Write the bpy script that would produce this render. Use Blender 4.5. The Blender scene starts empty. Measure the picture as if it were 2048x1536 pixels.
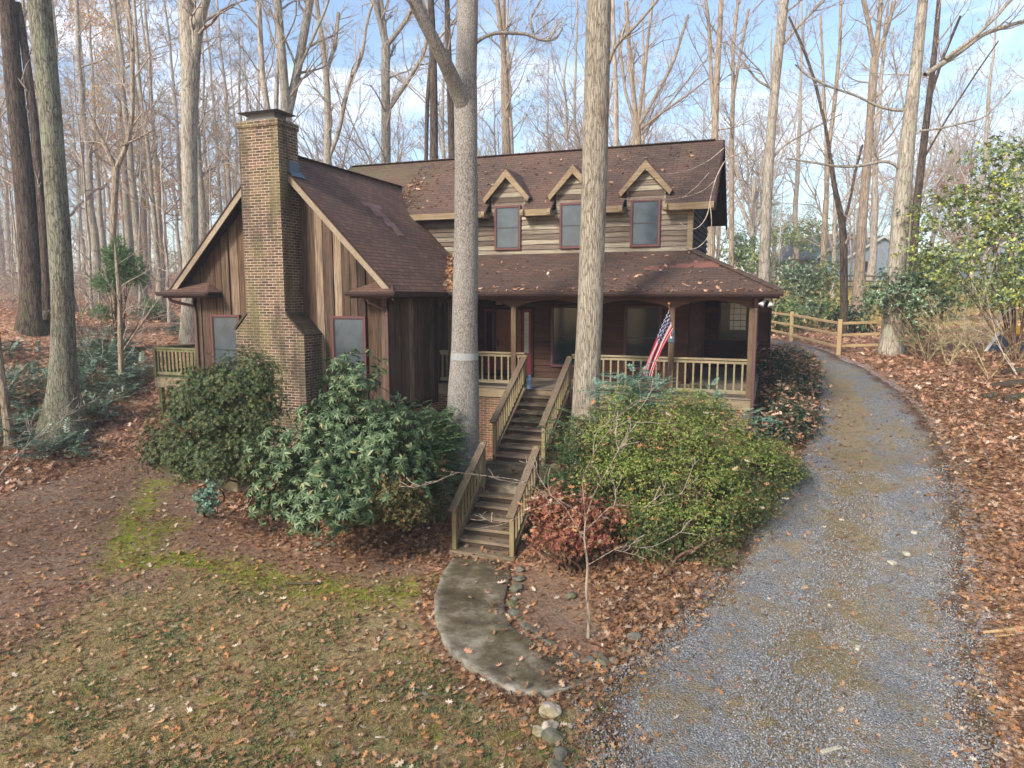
import bpy, math, random
import numpy as np
from mathutils import Vector, noise as mnoise
C = bpy.context.scene.collection
R = math.radians
rnd = random.Random(7)
rng = np.random.default_rng(7)
# ------------------------------------------------------------------ camera geometry (world = house frame)
F, CXP, CYP, HOR, CAMH = 1400.0, 1024.0, 768.0, 590.0, 2.5
PIT = math.atan((CYP - HOR) / F); YAW = R(20.2)
CO, SI = math.cos(YAW), math.sin(YAW)
def ray(px, py):
    x = px - CXP; y = py - CYP
    f = F*math.cos(PIT) - y*math.sin(PIT); d = F*math.sin(PIT) + y*math.cos(PIT)
    return np.array([x*CO - f*SI, x*SI + f*CO, -d]), f
def W(px, py, fw):                       # point seen at a pixel, fw metres ahead
    r, f = ray(px, py); return r*(fw/f) + np.array([0, 0, CAMH])
def WZ(px, py, z):
    r, f = ray(px, py); return r*((z-CAMH)/r[2]) + np.array([0, 0, CAMH])
def fwd(x, y): return -x*SI + y*CO
# ------------------------------------------------------------------ objects
ORG = {}
def setp(o, label=None, cat=None, group=None, kind=None):
    if label: o['label'] = label
    if cat: o['category'] = cat
    if group: o['group'] = group
    if kind: o['kind'] = kind
def empty(name, loc, label, cat, group=None):
    o = bpy.data.objects.new(name, None); C.objects.link(o); o.location = tuple(float(v) for v in loc)
    o.empty_display_size = .2
    ORG[o.name] = np.array([float(v) for v in loc]); setp(o, label, cat, group); return o
def link(name, me, mat, parent=None, org=None, smooth=False):
    if mat is not None: me.materials.append(mat)
    o = bpy.data.objects.new(name, me); C.objects.link(o)
    if parent is not None: o.parent = parent; ORG[o.name] = ORG[parent.name]
    else:
        og = np.zeros(3) if org is None else np.array(org, float)
        o.location = og; ORG[o.name] = og
    if smooth: me.polygons.foreach_set('use_smooth', np.ones(len(me.polygons), bool))
    return o
def rawmesh(name, V, loops, totals):
    me = bpy.data.meshes.new(name)
    V = np.asarray(V, np.float32); loops = np.asarray(loops, np.int32).ravel(); totals = np.asarray(totals, np.int32).ravel()
    me.vertices.add(len(V)); me.loops.add(len(loops)); me.polygons.add(len(totals))
    me.vertices.foreach_set('co', V.ravel()); me.loops.foreach_set('vertex_index', loops)
    st = np.zeros(len(totals), np.int32); st[1:] = np.cumsum(totals)[:-1]
    me.polygons.foreach_set('loop_start', st); me.polygons.foreach_set('loop_total', totals)
    me.update(calc_edges=True); return me
def auto_uv(me, off=(0, 0, 0)):
    uv = me.uv_layers.new(name='UVMap'); Z = Vector((0, 0, 1)); of = Vector(tuple(float(a) for a in off))
    for p in me.polygons:
        n = p.normal
        if abs(n.z) > .985: t, b = Vector((1, 0, 0)), Vector((0, 1, 0))
        else: t = Z.cross(n).normalized(); b = n.cross(t)
        for li in p.loop_indices:
            c = me.vertices[me.loops[li].vertex_index].co + of
            uv.data[li].uv = (c.dot(t), c.dot(b))
class MB:
    def __init__(s): s.V = []; s.Fc = []
    def add(s, vs, fs):
        o = len(s.V); s.V += [tuple(float(a) for a in v) for v in vs]; s.Fc += [tuple(i+o for i in f) for f in fs]
    def box(s, x0, x1, y0, y1, z0, z1):
        s.add([(x0,y0,z0),(x1,y0,z0),(x1,y1,z0),(x0,y1,z0),(x0,y0,z1),(x1,y0,z1),(x1,y1,z1),(x0,y1,z1)],
              [(3,2,1,0),(4,5,6,7),(0,1,5,4),(1,2,6,5),(2,3,7,6),(3,0,4,7)])
    def bar(s, p0, p1, w, h, up=(0, 0, 1), taper=1.0):
        p0 = Vector([float(a) for a in p0]); p1 = Vector([float(a) for a in p1]); d = (p1-p0).normalized(); u = Vector(up)
        r = d.cross(u).normalized(); u = r.cross(d)
        vs = []
        for p, k in ((p0, 1), (p1, taper)):
            for a, b in ((-1,-1),(1,-1),(1,1),(-1,1)): vs.append(p + r*(a*w*k/2) + u*(b*h*k/2))
        s.add(vs, [(0,1,2,3),(7,6,5,4),(0,4,5,1),(1,5,6,2),(2,6,7,3),(3,7,4,0)])
    def prism(s, poly, vec):             # poly: list of 3D points (planar), extruded by vec
        n = len(poly); P = [np.array(p, float) for p in poly]; v = np.array(vec, float)
        nn = np.zeros(3)
        for i in range(n): nn += np.cross(P[i], P[(i+1) % n])
        if nn.dot(v) > 0: P = P[::-1]
        s.add(P + [p+v for p in P], [tuple(range(n)), tuple(range(2*n-1, n-1, -1))] + [(i, i+n, (i+1) % n+n, (i+1) % n) for i in range(n)])
    def build(s, name, mat, parent=None, org=None, smooth=False, bevel=0, uv=True):
        og = ORG[parent.name] if parent is not None else (np.zeros(3) if org is None else np.array(org, float))
        me = bpy.data.meshes.new(name)
        me.from_pydata([(v[0]-og[0], v[1]-og[1], v[2]-og[2]) for v in s.V], [], s.Fc); me.update()
        if uv: auto_uv(me, og)
        o = link(name, me, mat, parent, org, smooth)
        if bevel:
            b = o.modifiers.new('Bevel', 'BEVEL'); b.width = bevel; b.segments = 1; b.limit_method = 'ANGLE'
        return o
# ---- tubes: list of (pts (n,3), radii (n)) -> arrays, batched
def tube_arrays(lines, sides):
    groups = {}
    for P, r, in lines: groups.setdefault(len(P), []).append((P, r))
    Vs, Ls = [], []; off = 0
    for n, gl in groups.items():
        P = np.array([g[0] for g in gl], float); r = np.array([g[1] for g in gl], float)
        T = np.gradient(P, axis=1); T /= np.linalg.norm(T, axis=2, keepdims=True)+1e-9
        D = P[:, -1]-P[:, 0]; ref = np.where((np.abs(D[:, 2]) > .7*np.linalg.norm(D, axis=1))[:, None], np.array([1., 0, 0]), np.array([0, 0, 1.]))
        U = np.cross(T, ref[:, None, :]); U /= np.linalg.norm(U, axis=2, keepdims=True)+1e-9; Wv = np.cross(T, U)
        a = np.arange(sides)*2*math.pi/sides
        ring = P[:, :, None, :] + r[:, :, None, None]*(np.cos(a)[None, None, :, None]*U[:, :, None, :]+np.sin(a)[None, None, :, None]*Wv[:, :, None, :])
        B = len(gl); idx = np.arange(B*n*sides).reshape(B, n, sides)+off
        i0 = idx[:, :-1, :]; i1 = idx[:, 1:, :]
        q = np.stack([i0, np.roll(i0, -1, 2), np.roll(i1, -1, 2), i1], -1)
        Vs.append(ring.reshape(-1, 3)); Ls.append(q.reshape(-1, 4)); off += B*n*sides
    return np.concatenate(Vs), np.concatenate(Ls)
def tubes_obj(name, sets, mat, parent=None, org=None, smooth=True):
    Vs, Ls = [], []; off = 0
    for lines, sides in sets:
        if not lines: continue
        V, L = tube_arrays(lines, sides); Vs.append(V); Ls.append(L+off); off += len(V)
    V = np.concatenate(Vs); L = np.concatenate(Ls)
    og = ORG[parent.name] if parent is not None else (np.zeros(3) if org is None else np.array(org, float))
    me = rawmesh(name, V-og, L, np.full(len(L), 4))
    return link(name, me, mat, parent, org, smooth)
# ---- scatter a template
def frames(d, n):
    d = d/(np.linalg.norm(d, axis=1, keepdims=True)+1e-9); x = np.cross(d, n); x /= np.linalg.norm(x, axis=1, keepdims=True)+1e-9
    z = np.cross(x, d); return np.stack([x, d, z], 2)      # columns: side, along, normal
def scat(T, faces, pos, Rm, s):
    T = np.asarray(T, float); k = len(T); N = len(pos)
    V = np.einsum('nij,kj->nki', Rm, T)*np.asarray(s).reshape(N, 1, -1)+pos[:, None, :]
    fl = np.concatenate([np.array(f) for f in faces]); tt = np.array([len(f) for f in faces])
    L = (fl[None, :]+(np.arange(N)*k)[:, None]).ravel(); return V.reshape(-1, 3), L, np.tile(tt, N)
def scat_obj(name, parts, mat, parent=None, org=None, smooth=False):
    Vs, Ls, Ts = [], [], []; off = 0
    for V, L, T in parts: Vs.append(V); Ls.append(L+off); Ts.append(T); off += len(V)
    og = ORG[parent.name] if parent is not None else (np.zeros(3) if org is None else np.array(org, float))
    me = rawmesh(name, np.concatenate(Vs)-og, np.concatenate(Ls), np.concatenate(Ts))
    return link(name, me, mat, parent, org, smooth)
def randdir(n, g=rng):
    v = g.normal(size=(n, 3)); return v/np.linalg.norm(v, axis=1, keepdims=True)
def snoise(x, y, s=1.0, seed=0.0):       # cheap smooth 2D noise, vectorised, about -1..1
    x = np.asarray(x)*s+seed*7.31; y = np.asarray(y)*s-seed*3.77
    return (np.sin(x*1.7+1.3*np.sin(y*1.1+seed))+np.sin(y*2.3+1.7*np.sin(x*.9+2))+.6*np.sin(x*4.1+y*3.3+seed)+.4*np.sin(x*7.7-y*6.1))/3.0
# ------------------------------------------------------------------ materials
def lin(c):
    return tuple((v/12.92 if v <= .04045 else ((v+.055)/1.055)**2.4) for v in [a/255. for a in c])+(1.,)
class NT:
    def __init__(s, name):
        s.m = bpy.data.materials.new(name); s.m.use_nodes = True; s.t = s.m.node_tree; s.t.nodes.clear()
        s.out = s.n('ShaderNodeOutputMaterial')
    def n(s, typ, **kw):
        nd = s.t.nodes.new(typ)
        for k, v in kw.items(): setattr(nd, k, v)
        return nd
    def l(s, a, b): s.t.links.new(a, b)
    def val(s, sock, v):
        if hasattr(v, 'is_linked') or isinstance(v, bpy.types.NodeSocket): s.l(v, sock)
        else: sock.default_value = v
    def coord(s, kind='Object', scale=(1, 1, 1), uv=False):
        if kind == 'Geo': src = s.n('ShaderNodeNewGeometry').outputs['Position']
        elif kind == 'UV': src = s.n('ShaderNodeUVMap').outputs[0]
        else: src = s.n('ShaderNodeTexCoord').outputs['Object']
        mp = s.n('ShaderNodeMapping'); s.l(src, mp.inputs[0]); mp.inputs['Scale'].default_value = scale
        return mp.outputs[0]
    def noise(s, vec, scale, detail=4, rough=.55, out='Fac', dist=0):
        nd = s.n('ShaderNodeTexNoise'); s.l(vec, nd.inputs['Vector']); nd.inputs['Scale'].default_value = scale
        nd.inputs['Detail'].default_value = detail; nd.inputs['Roughness'].default_value = rough; nd.inputs['Distortion'].default_value = dist
        return nd.outputs[out]
    def vor(s, vec, scale, out='Color', feat='F1', rand=1):
        nd = s.n('ShaderNodeTexVoronoi'); nd.feature = feat; s.l(vec, nd.inputs['Vector']); nd.inputs['Scale'].default_value = scale
        nd.inputs['Randomness'].default_value = rand; return nd.outputs[out]
    def ramp(s, fac, stops, interp='LINEAR'):
        nd = s.n('ShaderNodeValToRGB'); s.l(fac, nd.inputs[0]); cr = nd.color_ramp; cr.interpolation = interp
        while len(cr.elements) < len(stops): cr.elements.new(.5)
        for e, (p, c) in zip(cr.elements, stops): e.position = p; e.color = c if len(c) == 4 else lin(c)
        return nd.outputs[0]
    def mix(s, fac, a, b, mode='MIX'):
        nd = s.n('ShaderNodeMix'); nd.data_type = 'RGBA'; nd.blend_type = mode
        s.val(nd.inputs[0], fac); s.val(nd.inputs[6], a if not isinstance(a, tuple) or len(a) == 4 else lin(a)); s.val(nd.inputs[7], b if not isinstance(b, tuple) or len(b) == 4 else lin(b))
        return nd.outputs[2]
    def math(s, op, a, b=None, clamp=False):
        nd = s.n('ShaderNodeMath'); nd.operation = op; nd.use_clamp = clamp; s.val(nd.inputs[0], a)
        if b is not None: s.val(nd.inputs[1], b)
        return nd.outputs[0]
    def rng(s, v, a, b, c=0., d=1.):
        nd = s.n('ShaderNodeMapRange'); s.l(v, nd.inputs[0])
        for i, x in enumerate((a, b, c, d)): nd.inputs[i+1].default_value = x
        return nd.outputs[0]
    def island(s): return s.n('ShaderNodeNewGeometry').outputs['Random Per Island']
    def attr(s, name, out='Fac'): return s.n('ShaderNodeAttribute', attribute_name=name).outputs[out]
    def bump(s, h, dist=.01, strength=1.0):
        nd = s.n('ShaderNodeBump'); s.l(h, nd.inputs['Height']); nd.inputs['Distance'].default_value = dist; nd.inputs['Strength'].default_value = strength
        return nd.outputs[0]
    def bsdf(s, col, rough=.8, nrm=None, spec=.35, metal=0, transl=0, tcol=None, ior=1.5):
        p = s.n('ShaderNodeBsdfPrincipled'); s.val(p.inputs['Base Color'], col if not isinstance(col, tuple) or len(col) == 4 else lin(col))
        s.val(p.inputs['Roughness'], rough); p.inputs['Specular IOR Level'].default_value = spec; p.inputs['Metallic'].default_value = metal; p.inputs['IOR'].default_value = ior
        if nrm is not None: s.l(nrm, p.inputs['Normal'])
        o = p.outputs[0]
        if transl:
            t = s.n('ShaderNodeBsdfTranslucent'); s.val(t.inputs[0], tcol if tcol is not None else (col if not isinstance(col, tuple) or len(col) == 4 else lin(col)))
            mx = s.n('ShaderNodeMixShader'); mx.inputs[0].default_value = transl; s.l(o, mx.inputs[1]); s.l(t.outputs[0], mx.inputs[2]); o = mx.outputs[0]
        s.l(o, s.out.inputs[0]); return s.m
def leafmat(name, stops, rough=.5, spec=.4, transl=.25):
    t = NT(name); c = t.ramp(t.island(), stops); return t.bsdf(c, rough, spec=spec, transl=transl)
def m_bark(name, c1, c2, c3, vs=1.0, bump=.03, ridge=14, lichen=None, mossy=None):
    t = NT(name); v = t.coord('Geo', (1, 1, .16*vs)); v2 = t.coord('Geo', (1, 1, .5))
    a = t.noise(v, ridge, 6, .7, dist=.6); b = t.vor(v, ridge*1.3, 'Distance', 'F1'); big = t.noise(v2, 1.6, 3)
    f2 = t.noise(t.coord('Geo', (1, 1, .4)), ridge*3.2, 4, .7); h = t.math('ADD', t.math('ADD', t.rng(a, .32, .68, 0, .45), t.math('MULTIPLY', b, .4)), t.rng(f2, .3, .7, 0, .3))
    col = t.ramp(h, [(.2, tuple(int(v*.6) for v in c3)), (.38, c3), (.56, c1), (.95, c2)])
    col = t.mix(t.rng(big, .35, .7), col, t.mix(.5, col, c2))
    ed = t.vor(t.coord('Geo', (1, 1, .22*vs)), ridge*.95, 'Distance', 'DISTANCE_TO_EDGE'); cr = t.rng(t.math('ADD', ed, t.math('MULTIPLY', t.math('SUBTRACT', f2, .5), .35)), -.04, .11)
    col = t.mix(cr, tuple(int(v*.85) for v in c3), col); h = t.math('ADD', h, t.math('MULTIPLY', cr, .5))
    if lichen:
        col = t.mix(t.math('MULTIPLY', t.rng(t.noise(t.coord('Geo', (1, 1, .6)), 5, 6, .7), .5, .62), t.rng(t.noise(v2, .7, 2), .35, .65)), col, lichen)
    if mossy:
        z = t.n('ShaderNodeSeparateXYZ'); t.l(t.n('ShaderNodeTexCoord').outputs['Object'], z.inputs[0])
        f = t.math('MULTIPLY', t.rng(z.outputs[2], 2.2, -.2), t.rng(t.noise(v2, 3, 5, .7), .42, .62))
        col = t.mix(t.math('MULTIPLY', f, .8), col, mossy)
    return t.bsdf(col, .92, t.bump(h, bump), spec=.15)
def m_wood(name, cols, grain='z', moss=None, rough=.85, wear=.4, mossamt=.5, gscale=1.0):
    t = NT(name); sc = {'z': (1, 1, .05), 'x': (.05, 1, 1), 'y': (1, .05, 1), 'n': (1, 1, 1)}[grain]
    v = t.coord('Geo', sc); g = t.noise(v, 34*gscale, 5, .6, dist=.3); isl = t.island()
    base = t.ramp(isl, [(i/max(1, len(cols)-1), c) for i, c in enumerate(cols)])
    k = t.rng(g, .3, .7, 1-wear, 1+wear*.6)
    cc = t.n('ShaderNodeCombineColor'); [t.l(k, cc.inputs[i]) for i in range(3)]
    col = t.mix(1.0, base, cc.outputs[0], 'MULTIPLY')
    big = t.noise(t.coord('Geo', (1, 1, .4)), 1.3, 4, .6)
    col = t.mix(t.rng(big, .4, .75, 0, .45), col, t.mix(1.0, col, (150, 120, 100), 'MULTIPLY'))
    if moss:
        col = t.mix(t.math('MULTIPLY', t.rng(t.noise(t.coord('Geo'), 2.6, 5, .65), .45, .68), mossamt), col, moss)
    return t.bsdf(col, rough, t.bump(g, .006, .8), spec=.2)
M = {}
def mats():
    # --- brick
    def brick(name, u=(128, 104, 86), d=(66, 54, 50), mort=(200, 192, 172), stain=1.0):
        t = NT(name); v = t.coord('UV')
        br = t.n('ShaderNodeTexBrick'); t.l(v, br.inputs['Vector']); br.offset = .5
        br.inputs['Scale'].default_value = 1; br.inputs['Brick Width'].default_value = .215; br.inputs['Row Height'].default_value = .0677
        br.inputs['Mortar Size'].default_value = .0075; br.inputs['Mortar Smooth'].default_value = .2; br.inputs['Bias'].default_value = -.1
        br.inputs['Color1'].default_value = lin(u); br.inputs['Color2'].default_value = lin(d); br.inputs['Mortar'].default_value = lin(mort)
        g = t.coord('Geo'); st = t.noise(t.coord('Geo', (1, 1, .25)), 2.2, 5, .65)
        col = t.mix(.35, br.outputs['Color'], t.mix(t.noise(g, 26, 4, .7), (70, 48, 38), (170, 128, 100)), 'OVERLAY')
        col = t.mix(t.math('MULTIPLY', t.rng(st, .46, .64), .75*stain), col, (60, 53, 45))
        col = t.mix(t.math('MULTIPLY', t.rng(t.noise(t.coord('Geo', (1, 1, .5)), 1.7, 5, .7), .44, .62), .45*stain), col, (112, 108, 66))
        h = t.math('SUBTRACT', t.math('MULTIPLY', t.noise(g, 60, 3), .25), br.outputs['Fac'])
        return t.bsdf(col, .9, t.bump(h, .008), spec=.2)
    M['brick'] = brick('brick_chimney'); M['brick_low'] = brick('brick_foundation', (146, 104, 84), (98, 76, 62), (196, 186, 160), .8)
    # --- shingles
    def shingle(name, cols, moss=None):
        t = NT(name); v = t.coord('UV')
        br = t.n('ShaderNodeTexBrick'); t.l(v, br.inputs['Vector']); br.offset = .37
        br.inputs['Scale'].default_value = 1; br.inputs['Brick Width'].default_value = .305; br.inputs['Row Height'].default_value = .127
        br.inputs['Mortar Size'].default_value = .008; br.inputs['Mortar Smooth'].default_value = .25; br.inputs['Bias'].default_value = 0
        br.inputs['Color1'].default_value = lin(cols[0]); br.inputs['Color2'].default_value = lin(cols[1]); br.inputs['Mortar'].default_value = lin((44, 34, 31))
        g = t.coord('Geo'); big = t.noise(g, .55, 5, .62); fine = t.noise(g, 70, 3, .7)
        col = t.mix(t.rng(big, .42, .6, 0, .8), br.outputs['Color'], t.mix(.5, br.outputs['Color'], cols[2]))
        col = t.mix(.55, col, t.mix(fine, (60, 50, 48), (190, 170, 165)), 'OVERLAY')
        if moss:
            sp = t.n('ShaderNodeSeparateXYZ'); t.l(g, sp.inputs[0])
            mk = t.math('MULTIPLY', t.rng(sp.outputs[0], -10.0, -12.5), t.rng(t.noise(g, 1.6, 5, .7), .42, .6))
            col = t.mix(t.math('MULTIPLY', mk, .5), col, (84, 88, 48))
        sy = t.n('ShaderNodeSeparateXYZ'); t.l(v, sy.inputs[0]); cs = t.math('FRACT', t.math('DIVIDE', sy.outputs[1], .127)); h = t.math('SUBTRACT', t.math('SUBTRACT', t.math('MULTIPLY', fine, .3), br.outputs['Fac']), cs)
        return t.bsdf(col, .88, t.bump(h, .008), spec=.3)
    M['sh_wing'] = shingle('shingle_wing', [(132, 104, 88), (108, 84, 70), (84, 66, 56)])
    M['sh_main'] = shingle('shingle_main', [(108, 91, 78), (88, 75, 66), (128, 98, 84)], True)
    M['sh_porch'] = shingle('shingle_porch', [(114, 92, 78), (92, 76, 65), (82, 68, 60)])
    M['sh_patch'] = leafmat('shingle_patch', [(0, (142, 112, 104)), (1, (128, 98, 90))], .9, .2, 0)
    M['sh_patch_red'] = leafmat('shingle_patch_red', [(0, (124, 82, 72)), (1, (110, 76, 66))], .9, .2, 0)
    # --- timber
    M['board'] = m_wood('vertical_board', [(98, 80, 66), (72, 58, 48), (118, 98, 80), (62, 50, 42), (92, 74, 60), (148, 128, 106), (80, 62, 48), (104, 82, 62)], 'z', wear=.75)
    M['board_dark'] = m_wood('dark_board', [(80, 62, 52), (70, 54, 44), (92, 72, 58)], 'z', wear=.5)
    M['lap_tan'] = m_wood('weathered_lap', [(152, 142, 124), (112, 98, 86), (168, 158, 138), (94, 80, 70), (140, 128, 112)], 'x', wear=.5)
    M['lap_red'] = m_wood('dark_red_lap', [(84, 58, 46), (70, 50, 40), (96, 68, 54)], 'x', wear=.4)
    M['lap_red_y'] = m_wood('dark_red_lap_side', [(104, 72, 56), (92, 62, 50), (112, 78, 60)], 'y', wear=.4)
    M['lap_black'] = m_wood('black_lap', [(52, 50, 52), (44, 43, 46), (62, 58, 58)], 'y', wear=.5)
    M['trim_tan'] = m_wood('tan_trim', [(164, 148, 118), (144, 124, 98)], 'x', wear=.4)
    M['rake'] = m_wood('rake_board', [(158, 144, 122), (142, 126, 106)], 'n', wear=.3)
    M['beam'] = m_wood('beam', [(104, 80, 68), (96, 74, 62)], 'x', wear=.3)
    M['trim_dark'] = m_wood('dark_trim', [(72, 52, 44), (66, 48, 40)], 'x', wear=.3)
    M['post'] = m_wood('porch_post', [(118, 94, 78), (106, 86, 70)], 'z', moss=(116, 108, 72), mossamt=.25)
    M['rail'] = m_wood('weathered_rail', [(160, 148, 120), (142, 130, 104), (152, 138, 112)], 'x', moss=(128, 126, 72), mossamt=.45)
    M['stair'] = m_wood('stair_timber', [(132, 114, 96), (112, 96, 82), (100, 86, 74), (142, 124, 104)], 'x', moss=(84, 84, 48), mossamt=.4, wear=.7)
    M['riser'] = m_wood('stair_riser', [(84, 70, 58), (74, 61, 51), (94, 78, 63)], 'x', moss=(70, 70, 40), mossamt=.3, wear=.6)  # darker than the treads: shadow under the nosings put into the colour
    M['stair_rail'] = m_wood('stair_rail', [(156, 140, 108), (138, 122, 94), (146, 130, 102)], 'z', moss=(130, 128, 66), mossamt=.45)
    M['capwood'] = m_wood('weathered_cap', [(134, 116, 96), (118, 100, 84)], 'n', moss=(112, 110, 74), mossamt=.35, wear=.6)
    M['deckwood'] = m_wood('mossy_deck', [(124, 122, 84), (108, 106, 74), (138, 132, 96)], 'z', moss=(88, 100, 44), mossamt=.6)
    M['floor'] = m_wood('porch_floor', [(140, 128, 112), (128, 116, 102), (150, 138, 120)], 'x', wear=.3)
    M['band'] = m_wood('porch_band', [(158, 142, 114), (146, 130, 104)], 'x', wear=.35)
    M['fence'] = m_wood('split_rail', [(188, 158, 116), (172, 142, 102), (196, 170, 128)], 'n', wear=.35)
    M['fence_old'] = m_wood('old_fence', [(112, 100, 84), (96, 84, 72)], 'n')
    M['log'] = m_wood('rotten_log', [(84, 70, 58), (66, 54, 46)], 'n', moss=(96, 100, 60), mossamt=.4)
    def plain(n, c, rough=.6, spec=.4, metal=0, noise=.25, sc=18):
        t = NT(n); nz = t.noise(t.coord('Geo'), sc, 4, .6); d = tuple(int(v*(1-noise)) for v in c)
        return t.bsdf(t.mix(nz, d, c), rough, spec=spec, metal=metal)
    M['red'] = plain('red_trim', (104, 58, 56)); M['gutter'] = plain('brown_gutter', (74, 56, 52), .4, .5, sc=5)
    M['downspout'] = plain('downspout', (98, 70, 64), .45)
    M['redpanel'] = plain('red_panel', (128, 36, 46), .5); M['door'] = plain('wood_door', (128, 74, 46), .5, sc=9)
    M['white'] = plain('white_metal', (215, 215, 210), .5); M['steel'] = plain('cap_steel', (118, 112, 110), .55, .5, .3)
    M['flash'] = plain('blue_flashing', (84, 108, 122), .5, .5, .2); M['darkmetal'] = plain('dark_metal', (44, 44, 46), .5)
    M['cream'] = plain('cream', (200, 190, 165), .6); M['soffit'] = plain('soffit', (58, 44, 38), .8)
    M['purple'] = plain('basement_door', (118, 98, 98), .7); M['paint'] = plain('white_paint', (176, 176, 170), .85, .2, noise=.4, sc=40)
    M['blueglass'] = plain('blue_glazed', (140, 168, 196), .25, .6, noise=.35, sc=30)
    M['copper'] = plain('flag_knob', (170, 110, 70), .4, .5); M['lamp_glass'] = plain('lamp_glass', (190, 176, 140), .3)
    M['yellow'] = plain('yellow_plastic', (224, 176, 40), .5); M['tarp'] = plain('dark_tarp', (44, 54, 66), .5, .5, sc=6)
    M['housegrey'] = plain('far_siding', (150, 168, 184), .7); M['houseroof'] = plain('far_roof', (92, 104, 112), .8)
    M['housebrown'] = plain('far_brown', (120, 100, 92), .8)
    t = NT('insect_screen'); g = t.coord('Geo'); nz = t.noise(t.coord('Geo', (1, 1, 1)), 2.4, 4, .6)
    M['screen'] = t.bsdf(t.mix(t.rng(nz, .35, .65), (48, 58, 66), (66, 78, 86)), .16, spec=.55)
    t = NT('dark_glass'); nz = t.noise(t.coord('Geo'), 3, 3)
    M['glass'] = t.bsdf(t.mix(nz, (14, 20, 24), (30, 40, 46)), .16, spec=.3)
    t = NT('pale_glass'); nz = t.noise(t.coord('Geo', (1, 1, 6)), 3, 3)
    M['glass_pale'] = t.bsdf(t.mix(nz, (120, 122, 116), (176, 176, 166)), .2, spec=.6)  # pale tone; on the rear porch sheet it paints the bright reflection
    # --- concrete
    t = NT('concrete'); g = t.coord('Geo'); a = t.noise(g, 1.5, 6, .68); b = t.noise(g, 90, 3, .7); c = t.noise(g, .8, 4)
    col = t.ramp(a, [(.36, (66, 58, 46)), (.5, (108, 96, 76)), (.62, (158, 146, 126))])
    col = t.mix(t.rng(c, .46, .62, 0, .65), col, (88, 78, 46)); col = t.mix(.5, col, t.mix(t.rng(b, .35, .65), (60, 60, 60), (200, 200, 200)), 'OVERLAY')
    e = t.attr('edge'); col = t.mix(t.math('MULTIPLY', e, t.rng(t.noise(g, 8, 4), .35, .6)), col, (172, 168, 156))
    M['concrete'] = t.bsdf(col, .9, t.bump(b, .004), spec=.2)
    # --- stone
    t = NT('pale_stone'); g = t.coord('Geo'); a = t.noise(g, 11, 6, .7)
    M['stone_pale'] = t.bsdf(t.mix(t.rng(t.noise(g, 6, 4), .5, .62, 0, .5), t.ramp(a, [(.35, (120, 108, 92)), (.5, (176, 160, 138)), (.65, (206, 192, 170))]), (132, 122, 70)), .9, t.bump(a, .03), spec=.2)
    t = NT('field_stone'); g = t.coord('Geo'); isl = t.island(); a = t.noise(g, 9, 5, .65)
    col = t.ramp(isl, [(0, (112, 108, 98)), (.4, (134, 124, 110)), (.8, (96, 96, 88)), (1, (150, 138, 120))])
    col = t.mix(.5, col, t.mix(t.rng(a, .3, .7), (50, 50, 46), (190, 190, 180)), 'OVERLAY'); col = t.mix(t.rng(t.noise(g, 5, 4), .5, .62, 0, .5), col, (100, 104, 58))
    M['stone'] = t.bsdf(col, .9, t.bump(a, .02), spec=.2)
    # --- gravel
    t = NT('gravel'); g = t.coord('Geo'); big = t.noise(g, .5, 5, .65); e = t.attr('edge')
    vd = t.vor(g, 42, 'Distance'); vc = t.vor(g, 42, 'Color'); sp = t.n('ShaderNodeSeparateColor'); t.l(vc, sp.inputs[0])
    col = t.ramp(sp.outputs[0], [(0, (102, 102, 102)), (.35, (124, 124, 124)), (.7, (142, 142, 141)), (.92, (162, 161, 158)), (1, (144, 124, 104))])
    col = t.mix(t.rng(vd, .3, .7, 0, .5), col, (70, 66, 62))
    vv = t.vor(g, 11, 'Color'); sp2 = t.n('ShaderNodeSeparateColor'); t.l(vv, sp2.inputs[0])
    tan = t.ramp(sp2.outputs[0], [(0, (124, 96, 70)), (.5, (166, 136, 98)), (1, (146, 108, 78))])
    # dry grass down the middle and scattered
    mid = t.attr('mid'); f = t.math('MULTIPLY', t.rng(t.math('ADD', t.math('MULTIPLY', mid, .2), t.noise(g, 1.5, 6, .75)), .47, .62), .85, True)
    col = t.mix(f, col, t.mix(.5, tan, (112, 110, 80)))
    soil = t.ramp(t.noise(g, 14, 5, .7), [(.3, (66, 50, 42)), (.7, (112, 84, 66))])
    ff = t.rng(t.math('ADD', e, t.math('MULTIPLY', t.math('SUBTRACT', t.noise(g, 1.8, 7, .78), .5), 2.6)), .3, .85)
    col = t.mix(ff, col, soil)
    M['gravel'] = t.bsdf(col, .85, t.bump(t.math('SUBTRACT', 1., vd), .03, .9), spec=.25)
    # --- ground
    t = NT('forest_floor'); g = t.coord('Geo'); big = t.noise(g, .35, 5, .6); md = t.noise(g, 2.3, 6, .7); fine = t.noise(g, 24, 5, .75)
    soil = t.ramp(fine, [(.32, (78, 56, 44)), (.5, (124, 94, 74)), (.66, (162, 134, 110))])
    soil = t.mix(t.rng(big, .42, .62), soil, t.mix(.55, soil, (138, 120, 100)))
    def cells(sc, stops):
        vc = t.vor(g, sc, 'Color'); s2 = t.n('ShaderNodeSeparateColor'); t.l(vc, s2.inputs[0]); return t.ramp(s2.outputs[0], stops), t.vor(g, sc, 'Distance')
    lit, ld = cells(9, [(0, (112, 84, 64)), (.25, (166, 124, 92)), (.5, (190, 148, 114)), (.75, (140, 106, 82)), (1, (208, 178, 150))])
    lit2, ld2 = cells(23, [(0, (98, 72, 58)), (.4, (160, 114, 88)), (.7, (188, 146, 118)), (1, (118, 84, 68))])
    lit = t.mix(.5, lit, lit2); lit = t.mix(t.rng(ld, .35, .8, 0, .6), lit, (70, 46, 36))
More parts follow.
